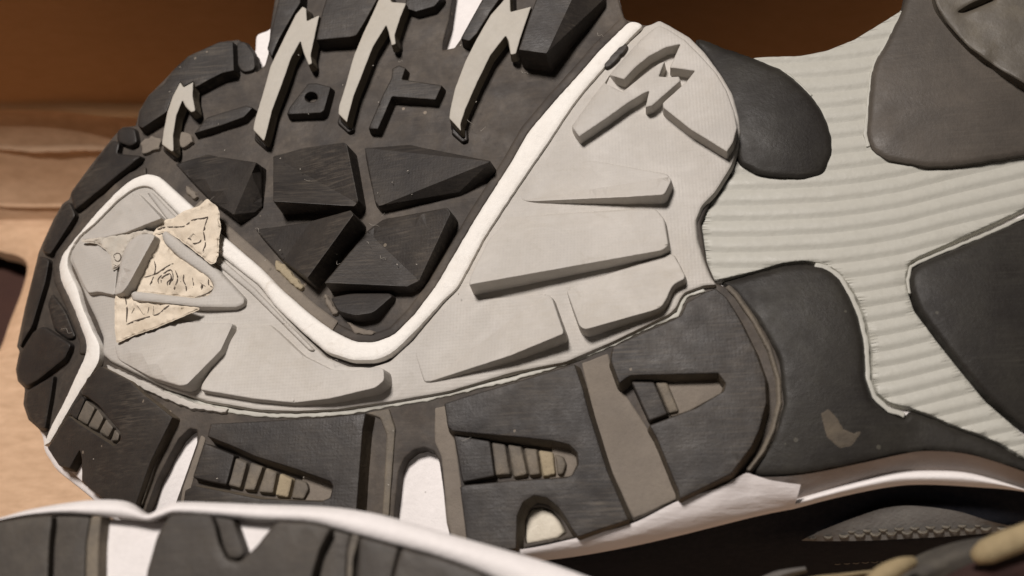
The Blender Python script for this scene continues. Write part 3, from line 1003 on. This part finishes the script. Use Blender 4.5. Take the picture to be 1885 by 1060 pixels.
RIBS = [([(434, 843), (456, 851), (443, 899), (420, 893)], RIB), ([(462, 851), (485, 859), (469, 903), (449, 901)], RIB), ([(490, 861), (511, 869), (503, 908), (476, 906)], RIB),
        ([(516, 871), (539, 882), (531, 917), (507, 912)], DIRT), ([(544, 882), (564, 887), (569, 900), (559, 920), (537, 917)], RIB),
        ([(905, 813), (930, 818), (940, 874), (913, 876)], RIB), ([(935, 818), (960, 822), (971, 874), (946, 879)], RIB), ([(965, 825), (988, 827), (995, 874), (975, 876)], RIB),
        ([(992, 829), (1018, 833), (1023, 874), (1000, 878)], DIRT), ([(1022, 836), (1037, 841), (1043, 856), (1037, 874), (1027, 875)], RIB),
        ([(1206, 703), (1228, 703), (1250, 757), (1232, 762)], RIB),
        ([(157, 736), (176, 751), (161, 783), (142, 772)], RIB), ([(180, 752), (192, 769), (180, 793), (162, 785)], RIB), ([(196, 771), (210, 787), (199, 806), (183, 796)], RIB),
        ([(212, 790), (221, 799), (218, 812), (204, 812)], RIB)]
for o, m in RIBS:
    pad('slot_rib', o, 1.3, m, shoe, base=-0.1, bevel=5, bevel_mm=0.5, r=4, step=10, seg=5, rough=0.4)
# rim round the outermost block
RIM = [(1335, 531), (1352, 548), (1384, 594), (1412, 646), (1428, 700), (1430, 742), (1418, 790), (1400, 828), (1372, 864)]
ra = np.array(RIM, float)
tr_ = np.gradient(ra, axis=0); tr_ /= np.linalg.norm(tr_, axis=1)[:, None]
nr_ = np.c_[-tr_[:, 1], tr_[:, 0]]
pad('block_rim', [tuple(p) for p in ra + nr_ * 0] + [tuple(p) for p in (ra - nr_ * 10)[::-1]], 0.7, RIB, shoe, bevel=6, bevel_mm=0.6, r=4)
pad('block_rim', [(318, 768), (326, 772), (288, 852), (262, 930), (250, 930), (280, 850)], 0.9, RIB, shoe, bevel=3, r=3)
pad('block_rim', [(676, 760), (716, 752), (728, 790), (716, 950), (704, 950), (712, 800), (700, 770)], 0.5, RIB, shoe, bevel=4, r=3)

# ---- ribbed shank
def rib_shift(x):
    return np.interp(x, [1200, 1405, 1527, 1595, 1660, 1762, 1885, 1990], [2, 0, -6, -14, -25, -51, -79, -104])


PITCHR = 28.8


def shank_h(px, py):
    ph = (py - rib_shift(px) - 349) / PITCHR
    f = ph - np.floor(ph)
    prof = np.where(f < 0.55, np.sin(np.clip(f / 0.55, 0, 1) * math.pi * 0.5), 0.5 + 0.5 * np.cos((f - 0.55) / 0.45 * math.pi))
    return -1.3 + 0.30 * prof


SHANKO = [(1385, 107), (1405, 105), (1474, 103), (1520, 94), (1571, 74), (1622, 43), (1662, 18), (1690, -24), (1950, -24), (1950, 340), (1885, 384), (1800, 424), (1735, 453),
          (1690, 473), (1674, 484), (1667, 505), (1668, 530), (1682, 572), (1722, 626), (1768, 684), (1812, 738), (1890, 806), (1890, 846), (1838, 814), (1800, 798), (1762, 786), (1711, 763),
          (1674, 750), (1640, 742), (1616, 725), (1606, 700), (1606, 650), (1597, 600), (1580, 552), (1560, 520), (1538, 496), (1510, 484), (1480, 480), (1443, 484),
          (1405, 495), (1330, 514), (1315, 518), (1300, 480), (1290, 410), (1320, 345), (1352, 300), (1362, 250), (1350, 170)]
glines = []
for k in range(-12, 20):
    y0 = 349 + k * PITCHR
    xs_ = np.arange(1290, 1951, 22)
    glines.append([(x, y0 + float(rib_shift(x))) for x in xs_])
    # fine lines inside each rib keep its round section
    for f in (0.15, 0.35, 0.55, 0.72, 0.85):
        glines.append([(x, y0 + f * PITCHR + float(rib_shift(x))) for x in xs_])
sv, sf, sq = pad('shank', SHANKO, shank_h, SHANK, shoe, base=-2.5, bevel=3, bevel_mm=0.2, r=5, step=60, seg=8, lines=glines, split=True, jitter=0.5, rough=0.03)
shank = None
nq = len(sq)
buckets = {}
for f in sf:
    i = [k for k in f if k < nq]
    c = sq[i].mean(0)
    key = int(math.floor((-c[1] - float(rib_shift(c[0])) - 349) / PITCHR + 1e-6))
    buckets.setdefault(key, []).append(f)
pad('shank', [(x + (1560 - x) * 0.05, y + (440 - y) * 0.03) for x, y in SHANKO], -2.35, SHANK, shoe, base=-2.55, bevel=3, bevel_mm=0.05, step=70, rough=0)
shank = bpy.data.objects['shank']
for key, fs in sorted(buckets.items()):
    ids = sorted({i for f in fs for i in f})
    mp = {i: k for k, i in enumerate(ids)}
    link('shank_rib', sv[ids], [tuple(mp[i] for i in f) for f in fs], SHANK, shank, 50)

# ---- smooth black foam pads
PADN = 'foam_pad'
dome = lambda cx, cy, sx, sy, h0, h1: (lambda x, y: h0 + h1 * np.clip(1 - ((x - cx) / sx) ** 2 - ((y - cy) / sy) ** 2, -0.6, 1))
pad(PADN, [(1284, 74), (1330, 88), (1358, 97), (1419, 120), (1443, 132), (1469, 153), (1492, 176), (1510, 201), (1525, 234), (1532, 268), (1530, 290), (1517, 318), (1495, 327), (1469, 330),
           (1405, 324), (1378, 312), (1360, 300), (1352, 260), (1340, 180), (1300, 110)], dome(1420, 220, 130, 140, -0.6, 1.3), PAD, shoe, base=-2.5, bevel=12, bevel_mm=0.9, smooth=True, step=22, jitter=1.2)
pad(PADN, [(1672, -30), (1660, 22), (1643, 55), (1627, 88), (1611, 112), (1604, 142), (1600, 180), (1597, 217), (1594, 246), (1599, 268), (1609, 283), (1634, 298), (1711, 310), (1762, 308), (1885, 288), (1960, 270), (1960, -30)],
    dome(1800, 120, 260, 240, -0.4, 1.8), PADD, shoe, base=-2.5, bevel=14, bevel_mm=1.0, r=10, step=22, jitter=1.5)
pad(PADN, [(1328, 520), (1372, 508), (1405, 500), (1443, 489), (1485, 486), (1522, 493), (1545, 512), (1563, 545), (1579, 584), (1590, 632), (1593, 698), (1606, 735), (1634, 760), (1665, 771), (1676, 757), (1711, 768), (1762, 790), (1800, 803), (1838, 819),
           (1885, 846), (1960, 900), (1885, 869), (1787, 838), (1711, 831), (1660, 837), (1583, 854), (1481, 874), (1405, 880), (1372, 872), (1418, 812), (1440, 745), (1432, 660), (1392, 590), (1345, 535)],
    dome(1500, 680, 160, 200, -0.5, 1.2), PAD, shoe, base=-2.5, bevel=13, bevel_mm=1.0, r=8, step=22, jitter=1.5)
pad(PADN, [(1960, 372), (1885, 404), (1824, 430), (1762, 457), (1698, 483), (1679, 494), (1674, 515), (1677, 535), (1689, 570), (1727, 622), (1772, 680), (1816, 731), (1885, 790), (1960, 850)],
    dome(1830, 580, 190, 220, -0.4, 1.6), PAD, shoe, base=-2.5, bevel=14, bevel_mm=1.0, r=8, step=22, jitter=1.5)
pad('scuff_mark', [(1513, 762), (1524, 754), (1534, 764), (1550, 790), (1572, 799), (1582, 794), (1566, 818), (1545, 822), (1524, 804)],
    lambda x, y: dome(1500, 680, 160, 200, -0.5, 1.2)(x, y) + 0.06, WALLD, shoe, base=50, bevel=2, bevel_mm=0.03, r=2, step=8, seg=4, jitter=1.5, rough=0)
# heel tread overlapping the upper pad
htop = lambda x, y: 2.6 + 0.006 * (x - 1750)
HEEL = pad('heel_lug', [(1712, -34), (1722, 10), (1738, 40), (1782, 88), (1838, 128), (1890, 158), (1960, 190), (1960, -34)], htop, rubber('brown_black_rubber', (0.075, 0.064, 0.05), (0.2, 0.17, 0.12), 0.6, 0.55), shoe, base=0.6,
           bevel=8, bevel_mm=0.8, r=10, step=20, holes=[[(1762, 23), (1790, 6), (1826, -8), (1832, 0), (1800, 14), (1775, 24)]], rough=0.5)
# pale margins where the pads are set into the shank
def margin(line, w, jit, h=-0.9):
    a = np.array(line, float)
    t = np.gradient(a, axis=0); t /= np.linalg.norm(t, axis=1)[:, None]
    nn = np.c_[-t[:, 1], t[:, 0]]
    pad('pad_margin', [tuple(p) for p in a + nn * w / 2] + [tuple(p) for p in (a - nn * w / 2)[::-1]], h, SHANK, shoe, base=-2.6, bevel=1.5, bevel_mm=0.15, r=1, seg=3, jitter=jit * 0.45, fq=0.07)


margin([(1500, 487), (1525, 493), (1548, 512), (1568, 545), (1584, 584), (1595, 632), (1598, 698), (1610, 731), (1636, 754), (1666, 764)], 9, 4)
margin([(1900, 394), (1885, 400), (1824, 427), (1762, 453), (1698, 479), (1677, 491), (1671, 515), (1674, 540)], 6, 3)
margin([(1654, 40), (1632, 80), (1613, 108), (1604, 140), (1599, 180), (1596, 217), (1593, 246), (1598, 270)], 7, 4)
margin([(1443, 131), (1470, 152), (1494, 176)], 5, 4)

# ---- side of the midsole and the upper below it
loft('midsole_sidewall', [
    [(860, 1018, 1.60), (966, 1010, 1.60), (1062, 990, 1.60), (1162, 964, 1.60), (1246, 923, 1.60), (1322, 898, 1.35), (1370, 872, 0.80), (1384, 873, 0.43), (1420, 884, -0.38), (1474, 892, -1.40)],
    [(860, 1030, 1.10), (966, 1019, 1.10), (1062, 1001, 1.10), (1162, 976, 1.10), (1246, 940, 1.10), (1322, 917, 0.81), (1372, 895, -0.05), (1388, 895, -0.36), (1420, 902, -1.09), (1470, 907, -1.95)],
    [(860, 1040, -0.40), (966, 1027, -0.40), (1062, 1013, -0.40), (1162, 992, -0.40), (1246, 965, -0.40), (1322, 945, -0.73), (1378, 928, -1.77), (1395, 925, -2.02), (1420, 924, -2.59), (1465, 923, -3.27)],
    [(860, 1050, -4.20), (966, 1036, -4.20), (1062, 1024, -4.20), (1162, 1006, -4.20), (1246, 987, -4.20), (1322, 968, -4.49), (1382, 953, -5.28), (1400, 949, -5.52), (1422, 944, -5.81), (1460, 937, -6.31)],
    [(860, 1040, -13), (966, 1026, -13), (1062, 1014, -13), (1162, 996, -13), (1246, 977, -13), (1322, 958, -13), (1382, 943, -13), (1400, 939, -13), (1422, 934, -13), (1456, 928, -13)]],
    WRINK, shoe, 120)
loft('arch_sidewall', [
    [(1372, 872, -.8), (1405, 878, -.9), (1481, 873, -.9), (1583, 853, -.9), (1660, 836, -.9), (1711, 830, -.9), (1787, 837, -.9), (1885, 868, -.9), (1960, 900, -.9)],
    [(1400, 905, -3.2), (1425, 906, -3.2), (1481, 894, -3.2), (1571, 871, -3.2), (1654, 850, -3.2), (1711, 846, -3.2), (1787, 852, -3.2), (1880, 882, -3.2), (1960, 910, -3.2)],
    [(1430, 930, -5.6), (1445, 925, -5.6), (1481, 914, -5.6), (1558, 891, -5.6), (1647, 870, -5.6), (1711, 866, -5.6), (1787, 871, -5.6), (1879, 898, -5.6), (1960, 925, -5.6)]],
    plain('shaded_foam', (0.36, 0.31, 0.28), 0.75, (0.29, 0.25, 0.225), 120), shoe, 90)  # white foam with the shade of its downward side put into the colour
loft('arch_roll', [
    [(1452, 922, -6.2), (1464, 918, -6.0), (1558, 890, -6), (1647, 868, -6), (1711, 864, -6), (1787, 869, -6), (1879, 896, -6), (1960, 926, -6)],
    [(1452, 925, -4.9), (1464, 922, -4.6), (1556, 896, -4.6), (1645, 875, -4.6), (1708, 871, -4.6), (1787, 875, -4.6), (1880, 899, -4.8), (1960, 927, -5)],
    [(1453, 931, -4.9), (1463, 929, -4.6), (1552, 905, -4.6), (1640, 886, -4.6), (1704, 882, -4.6), (1787, 885, -4.6), (1882, 902, -4.8), (1960, 928, -5)],
    [(1454, 938, -7), (1460, 937, -7), (1545, 915, -7), (1634, 897, -7), (1698, 892, -7), (1787, 896, -7), (1885, 905, -7), (1960, 930, -7)],
    [(1454, 930, -12), (1460, 928, -12), (1545, 905, -12), (1634, 887, -12), (1698, 882, -12), (1787, 886, -12), (1885, 900, -12), (1960, 930, -12)]],
    FOAM, shoe, 90)
loft('upper', [
    [(840, 1032, -8), (966, 1024, -8), (1162, 996, -8), (1322, 958, -8), (1460, 928, -8.5), (1545, 905, -9), (1634, 888, -9), (1698, 883, -9), (1787, 887, -9), (1885, 898, -9), (1960, 922, -9)],
    [(840, 1052, -11), (966, 1046, -11), (1162, 1020, -11), (1322, 985, -11.5), (1460, 958, -11.5), (1545, 937, -11.5), (1634, 918, -11.5), (1698, 914, -11.5), (1787, 920, -11.5), (1885, 945, -11.5), (1960, 960, -11.5)],
    [(840, 1080, -18), (966, 1075, -18), (1162, 1050, -18), (1322, 1020, -18), (1460, 1000, -16), (1545, 990, -15), (1634, 985, -14.5), (1698, 983, -14.5), (1787, 980, -14.5), (1885, 975, -15), (1960, 975, -15)],
    [(840, 1120, -36), (966, 1115, -36), (1162, 1090, -35), (1322, 1070, -33), (1460, 1050, -30), (1545, 1040, -28), (1634, 1034, -28), (1698, 1030, -28), (1787, 1025, -28), (1885, 1020, -28), (1960, 1015, -28)],
    [(840, 1150, -55), (966, 1145, -55), (1162, 1120, -55), (1322, 1110, -54), (1460, 1090, -52), (1545, 1080, -50), (1634, 1070, -50), (1698, 1065, -50), (1787, 1060, -50), (1885, 1050, -50), (1960, 1045, -50)]],
    MESH, shoe, 90)
loft('upper_overlay', [
    [(1490, 985, -14.5), (1520, 973, -12.8), (1583, 949, -11.4), (1634, 934, -10.8), (1685, 931, -10.8), (1762, 941, -11), (1825, 960, -12), (1880, 972, -13.4)],
    [(1484, 990, -14.4), (1520, 983, -13.5), (1583, 970, -12.6), (1634, 963, -12.2), (1690, 960, -12.2), (1762, 962, -12.4), (1830, 968, -13), (1880, 974, -13.8)],
    [(1474, 995, -15.4), (1520, 996, -14.8), (1600, 995, -14.3), (1660, 992, -14.2), (1736, 988, -14.2), (1800, 983, -14.3), (1851, 979, -14.5), (1880, 977, -14.8)]],
    OVERLAY, shoe, 60)
# body of the upper behind the sole
def hull(name, outline, rings, mat, parent, frame, cx, cy, use_bend):
    p = resample(catmull(np.array(outline, float)), 14)
    n = len(p)
    vs, fs = [], []
    for h, k in rings:
        q = np.array((cx, cy)) + (p - (cx, cy)) * k
        vs.append(frame.P(q[:, 0], q[:, 1], h + (bend(q[:, 0], q[:, 1]) if use_bend else 0)))
    for i in range(len(rings) - 1):
        for j in range(n):
            k = (j + 1) % n
            fs.append((i * n + j, i * n + k, (i + 1) * n + k, (i + 1) * n + j))
    fs.append(tuple(range(n)))
    fs.append(tuple((len(rings) - 1) * n + j for j in range(n))[::-1])
    return link(name, np.vstack(vs), fs, mat, parent, 50)


BODY = [(1100, 110), (900, 30), (600, 50), (480, 150), (300, 260), (180, 400), (110, 560), (110, 740), (230, 900), (480, 985), (900, 990), (1200, 930), (1340, 860), (1500, 830),
        (1700, 800), (1880, 830), (1950, 700), (1950, 120), (1780, 90), (1640, 180), (1420, 230), (1250, 170)]
hull('upper_body', BODY, [(-8.5, 1.0), (-18, 0.99), (-35, 0.90), (-52, 0.76), (-62, 0.58), (-66, 0.35)], MESH, shoe, SOLE, 1000, 500, True)
# two rows of looped stitching along the overlay
for k in range(13):
    x = 1496 + k * 29.0
    y = 985 - k * 1.45
    for dx, dy in ((0, 4), (14, -5)):
        a = (x + dx, y + dy)
        sz = float(np.interp(a[0], [1480, 1520, 1583, 1634, 1762, 1830, 1880], [-14.7, -14.0, -13.2, -12.9, -12.9, -13.3, -13.9]))
        v, f = tube(SOLE, [(a[0] - 10, a[1] - 2.5, sz - .2), (a[0] - 5, a[1] + 1.5, sz + .05), (a[0] + 3, a[1] + 2, sz + .05), (a[0] + 9, a[1] - 2.5, sz - .2)], [0.16, 0.28, 0.28, 0.16], 6)
        link('stitch', v, f, THREAD, shoe)
for k in range(9):
    x = 1542 + k * 17
    y = 1036 - k * 0.9
    v, f = tube(SOLE, [(x - 7, y, -27.5), (x, y + 1.5, -27.2), (x + 6, y - 1, -27.5)], 0.25, 6)
    link('stitch', v, f, THREAD, shoe)

# ================================================================== torn sticker on the toe
STF = SOLE
stk = thing('sticker', 'crumpled torn paper sticker with black print stuck on the shoe toe', 'sticker', SOLE)


def st_h(px, py):
    return np.array([2.1 + 0.55 * noise.noise(Vector((x * 0.06, y * 0.06, 5))) + 0.40 * noise.noise(Vector((x * 0.17, y * 0.17, 8))) for x, y in zip(np.atleast_1d(px), np.atleast_1d(py))])


def flap_h(px, py):
    s = np.clip((np.asarray(px) - 318) / 30, 0, 1)
    return st_h(px, py) + 0.3 + 1.4 * s


def inner_h(px, py):
    return st_h(px, py) + 0.1 + 0.5 * np.exp(-(((np.asarray(px) - 330) / 50) ** 2 + ((np.asarray(py) - 505) / 22) ** 2))


FLAP = [(283, 431), (292, 417), (300, 407), (322, 402), (336, 391), (356, 384), (368, 380), (381, 368), (386, 372), (398, 382), (402, 392), (402, 404), (405, 418), (401, 440), (400, 468), (395, 482), (388, 484),
        (372, 470), (330, 438), (310, 425), (299, 427)]
pad('paper', FLAP, flap_h, PAPER, stk, base=50, bevel=2, bevel_mm=0.1, r=2, step=6, seg=4, jitter=1.2, fq=0.25, rough=0, sharp=60)
INNER = [(285, 434), (297, 432), (304, 450), (332, 476), (370, 500), (388, 514), (396, 530), (386, 542), (360, 547), (300, 541), (250, 534), (240, 532), (262, 503), (272, 480)]
pad('paper', INNER, inner_h, PAPER, stk, base=50, bevel=2, bevel_mm=0.1, r=3, step=6, seg=4, jitter=1.2, fq=0.25, rough=0, sharp=60)
LOWER = [(230, 528), (242, 526), (244, 552), (290, 560), (366, 568), (345, 577), (314, 590), (286, 602), (250, 614), (216, 629), (213, 600), (213, 546)]
pad('paper', LOWER, lambda x, y: st_h(x, y) + 0.05 + 1.1 * np.clip((np.asarray(x) - 285) / 50, 0, 1), PAPER, stk, base=50, bevel=2, bevel_mm=0.1, r=2, step=6, seg=4, jitter=1.0, fq=0.25, rough=0, sharp=60)
WISP = [(150, 443), (190, 438), (232, 432), (262, 424), (284, 429), (262, 432), (240, 440), (228, 462), (222, 486), (208, 496), (206, 470), (196, 458), (178, 446)]
pad('paper', WISP, lambda x, y: st_h(x, y) + 0.2, TAPE, stk, base=50, bevel=2, bevel_mm=0.1, r=2, step=6, seg=4, jitter=1.0, fq=0.25, rough=0, sharp=60)

c2 = lambda pts: [(200 + x / 8.155, 360 + y / 8.155) for x, y in pts]
c3 = lambda pts: [(200 + x / 6.623, 480 + y / 6.623) for x, y in pts]
FLAP_INK = [c2([(730, 505), (830, 475), (980, 468), (1120, 462), (1200, 410), (1270, 360), (1400, 340), (1490, 315)]), c2([(1490, 315), (1450, 430), (1425, 540), (1440, 650), (1450, 730), (1410, 840)]),
            c2([(1205, 630), (1270, 570)]), c2([(1270, 570), (1390, 655)]), c2([(1390, 655), (1350, 705), (1260, 715)]), c2([(1170, 695), (1240, 690)]), c2([(1180, 650), (1215, 640), (1240, 670)])]
INNER_INK = [c3([(425, 200), (560, 165), (690, 80), (790, 30)]), c3([(555, 0), (570, 90), (540, 210), (500, 290)]), c3([(610, 275), (610, 210), (750, 105), (785, 210), (740, 270), (750, 320)]),
             c3([(640, 270), (650, 205), (740, 155), (760, 215), (715, 260), (720, 300)]), c3([(810, 115), (840, 210), (810, 310), (790, 340)]), c3([(915, 165), (910, 240), (940, 300), (945, 370)]),
             c3([(1020, 205), (1035, 290), (1010, 360)]), c3([(1110, 265), (1180, 310)]), c3([(1120, 330), (1140, 290), (1130, 350)]), c3([(1215, 220), (1220, 290), (1265, 320)]), c3([(1245, 225), (1275, 300)]),
             c3([(1050, 450), (1180, 405), (1270, 350), (1305, 275)])]
LOWER_INK = [c3([(190, 400), (220, 560), (215, 745)]), c3([(215, 775), (380, 710), (600, 650), (680, 580), (740, 540)]), c3([(280, 640), (310, 570)]), c3([(330, 520), (420, 650)]), c3([(460, 640), (420, 655)]),
             c3([(490, 560), (475, 640)]), c3([(550, 550), (540, 660)])]
WISP_INK = [[(209, 470), (212, 478), (217, 481), (222, 476), (221, 468), (215, 466), (209, 470)], [(208, 486), (219, 491)], [(207, 495), (221, 489)], [(213, 488), (209, 492)]]
low_h = lambda x, y: st_h(x, y) + 0.05 + 1.1 * np.clip((np.asarray(x) - 285) / 50, 0, 1)
parts = []
for lines_, hf, w in ((FLAP_INK, flap_h, 1.9), (INNER_INK, inner_h, 1.9), (LOWER_INK, low_h, 2.1), (WISP_INK, lambda x, y: st_h(x, y) + 0.2, 1.7)):
    for ln in lines_:
        parts.append(ribbon(SOLE, ln, w, hf, 0.09))
link('print', *merge(parts), INK, stk)

# ================================================================== the second shoe in front
FRONT = Frame(S_ + 38 * N_, A_, V_, N_)
sh2 = thing('running_shoe', 'blurred matching running shoe lying in front, white midsole edge up', 'shoe', FRONT, 'pair of running shoes')
fk = dict(frame=FRONT, use_bend=False)
TOPE = [(-60, 966), (0, 953), (46, 940), (102, 929), (166, 921), (217, 921), (245, 928), (272, 946), (282, 943), (306, 931), (331, 924), (408, 926), (479, 929), (597, 933), (674, 943), (738, 958), (827, 984), (950, 1019), (1030, 1044), (1120, 1078)]
LOWE = [(-60, 972), (0, 958), (50, 950), (112, 945), (186, 949), (217, 952), (245, 955), (272, 958), (290, 955), (310, 947), (333, 945), (408, 950), (479, 957), (572, 962), (648, 981), (718, 1000), (800, 1022), (880, 1050), (940, 1078), (1000, 1110)]
loft('midsole', [[(x, y, -4) for x, y in LOWE], [(x, y + 1, -0.5) for x, y in LOWE], [(x * .5 + a * .5, y * .5 + b * .5, 0.4) for (x, y), (a, b) in zip(LOWE, TOPE)], [(x, y + 1.5, -1.2) for x, y in TOPE], [(x, y, -4) for x, y in TOPE], [(x, y + 6, -14) for x, y in TOPE],
               [(x, y + 30, -26) for x, y in TOPE]], FOAM, sh2, 160, **fk, flip=True)
pad('foam_core', [(-60, 975), (112, 948), (272, 960), (408, 955), (572, 966), (718, 1004), (880, 1054), (960, 1330), (-60, 1330)], -2.2, FOAM, sh2, base=-14, bevel=4, step=50, **fk)
flug = lambda o, h=0.8, **k: pad('tread_lug', o, h, FRONTB, sh2, base=-2.4, bevel=5, bevel_mm=0.5, r=8, step=40, **fk, **k)
flug([(-60, 974), (0, 960), (50, 952), (98, 948), (92, 1000), (80, 1330), (-60, 1330)])
flug([(98, 948), (140, 949), (168, 951), (160, 1000), (150, 1330), (80, 1330), (92, 1000)], -0.6)
pad('lug_edge', [(168, 951), (187, 950), (182, 1000), (177, 1330), (150, 1330), (160, 1000)], -0.2, RIB, sh2, base=-2.4, bevel=3, **fk)
flug([(312, 948), (335, 946), (387, 947), (396, 965), (404, 1000), (418, 1030), (440, 1035), (452, 1024), (472, 1006), (505, 964), (520, 960), (572, 963), (610, 972), (590, 1010), (575, 1060), (570, 1330), (262, 1330), (270, 1055), (290, 985)], 1.0)
flug([(388, 948), (420, 953), (430, 956), (440, 985), (452, 1018), (440, 1030), (420, 1026), (404, 1000)], -0.5)
flug([(612, 973), (648, 983), (640, 1010), (625, 1330), (572, 1330), (590, 1012)], -0.8)
pad('lug_edge', [(648, 983), (662, 987), (650, 1030), (640, 1330), (626, 1330), (640, 1012)], -0.2, RIB, sh2, base=-2.4, bevel=3, **fk)
flug([(662, 988), (718, 1003), (735, 1009), (722, 1060), (712, 1330), (640, 1330)], 0.2)
flug([(738, 1010), (800, 1025), (878, 1052), (930, 1085), (930, 1330), (714, 1330), (724, 1060)], 1.0)
hull('upper_body', [(-150, 1030), (300, 1020), (600, 1030), (800, 1070), (1000, 1150), (1050, 1350), (700, 1420), (200, 1400), (-150, 1380)],
     [(-12, 0.97), (-25, 0.94), (-42, 0.85), (-56, 0.6), (-60, 0.35)], MESH, sh2, FRONT, 450, 1200, False)
# its tongue, lining and laces in the lower right corner
FB = Frame(S_ + 24 * N_, A_, V_, N_)
before = set(sh2.children)
loft('tongue', [[(1560, 1085, -12), (1640, 1055, -8), (1690, 1022, -8), (1750, 1000, -9), (1810, 988, -10), (1900, 975, -11)], [(1580, 1095, -7), (1660, 1068, -4), (1710, 1040, -3), (1770, 1012, -3), (1830, 998, -4), (1900, 986, -6)],
                [(1620, 1120, -8), (1690, 1085, -5), (1740, 1062, -4), (1800, 1040, -4), (1850, 1025, -5), (1910, 1015, -7)]], TONGUE, sh2, 40, frame=FB, use_bend=False)
loft('lining', [[(1690, 1085, -5), (1745, 1058, -3), (1800, 1032, -2), (1850, 1020, -2), (1930, 1000, -3)], [(1700, 1100, -2), (1760, 1075, 1), (1815, 1050, 2), (1860, 1040, 2), (1930, 1025, 1)], [(1710, 1130, -4), (1770, 1110, -1), (1820, 1095, 0), (1870, 1085, 0), (1930, 1075, 0)]],
     LINING, sh2, 30, frame=FB, use_bend=False)
v, f = tube(FB, [(1796, 1026, 2.5), (1815, 1016, 3.5), (1845, 1003, 3.5), (1880, 990, 3), (1920, 975, 2)], [0.9, 1.5, 1.6, 1.6, 1.6], 12, use_bend=False)
lw, lf = v, f
link('lace', lw, lf, LACE, sh2)
v, f = tube(FB, [(1600, 1085, 1), (1622, 1062, 2), (1640, 1050, 2.2), (1660, 1040, 1.6), (1680, 1034, 0)], [1.3, 1.3, 1.2, 1.0, 0.7], 12, use_bend=False)
link('lace', v, f, LACE, sh2)
loft('collar_trim', [[(1380, 1072, -14), (1420, 1054, -12), (1450, 1047, -11), (1482, 1043, -11)], [(1390, 1076, -11), (1425, 1062, -9), (1452, 1054, -8), (1484, 1048, -9)], [(1400, 1085, -12), (1430, 1072, -10), (1456, 1063, -10), (1486, 1052, -11)]], OVERLAY, sh2, 16, frame=FB, use_bend=False)
loft('collar_trim', [[(1440, 1078, -13), (1490, 1062, -11), (1550, 1055, -10), (1605, 1049, -10)], [(1450, 1086, -10), (1495, 1068, -8), (1552, 1060, -7), (1606, 1053, -8)], [(1460, 1098, -12), (1500, 1080, -10), (1556, 1069, -10), (1608, 1060, -11)]], LACE, sh2, 16, frame=FB, use_bend=False)

for o in sh2.children:
    if o not in before:
        o.location.z = -14 * MM

# ================================================================== lint and hairs caught on the tread
hair = []
HAIRS = [((680, 411), (18, 6)), ((700, 470), (10, 8)), ((675, 445), (6, 5)), ((600, 320), (16, 9)), ((700, 400), (8, -8)), ((640, 140), (14, -18)), ((735, 110), (6, 4)),
         ((410, 470), (20, 14)), ((380, 372), (16, -10)), ((860, 220), (12, 10)), ((885, 240), (10, -6)), ((620, 480), (8, 10)), ((560, 330), (14, 4)), ((470, 420), (10, 8)),
         ((1100, 60), (10, 8)), ((960, 130), (12, 6)), ((800, 300), (30, -1)), ((660, 500), (10, 6)), ((850, 812), (18, -8)), ((870, 960), (10, -6)), ((112, 606), (20, 6)), ((610, 660), (12, 5))]
for (x, y), (dx, dy) in HAIRS:
    r = random.uniform(-6, 6)
    hair.append(tube(SOLE, [(x, y, 2.2), (x + dx * .35 + r * .5, y + dy * .35 - r * .6, 2.5), (x + dx * .7 - r * .2, y + dy * .7 + r * .4, 2.4), (x + dx, y + dy, 2.1)], 0.026, 4))
rs = random.Random(3)
for _ in range(46):
    x, y = rs.choice(((rs.uniform(300, 900), rs.uniform(60, 560)), (rs.uniform(150, 1150), rs.uniform(720, 980)), (rs.uniform(500, 900), rs.uniform(60, 560))))
    s = rs.uniform(0.7, 1.8)
    a = rs.uniform(0, 6.28)
    hair.append(tube(SOLE, [(x, y, 2.6), (x + s * math.cos(a), y + s * math.sin(a), 2.7), (x + 2 * s * math.cos(a), y + 2 * s * math.sin(a), 2.6)], [0.05, 0.1, 0.05], 5))
lv, lf_ = merge(hair)
lint = link('lint', lv, lf_, LINT, None)
lint.matrix_world = SOLE.matrix()
lint['kind'] = 'stuff'
lint['label'] = 'pale hairs and specks of lint caught on the black tread'
lint['category'] = 'lint'
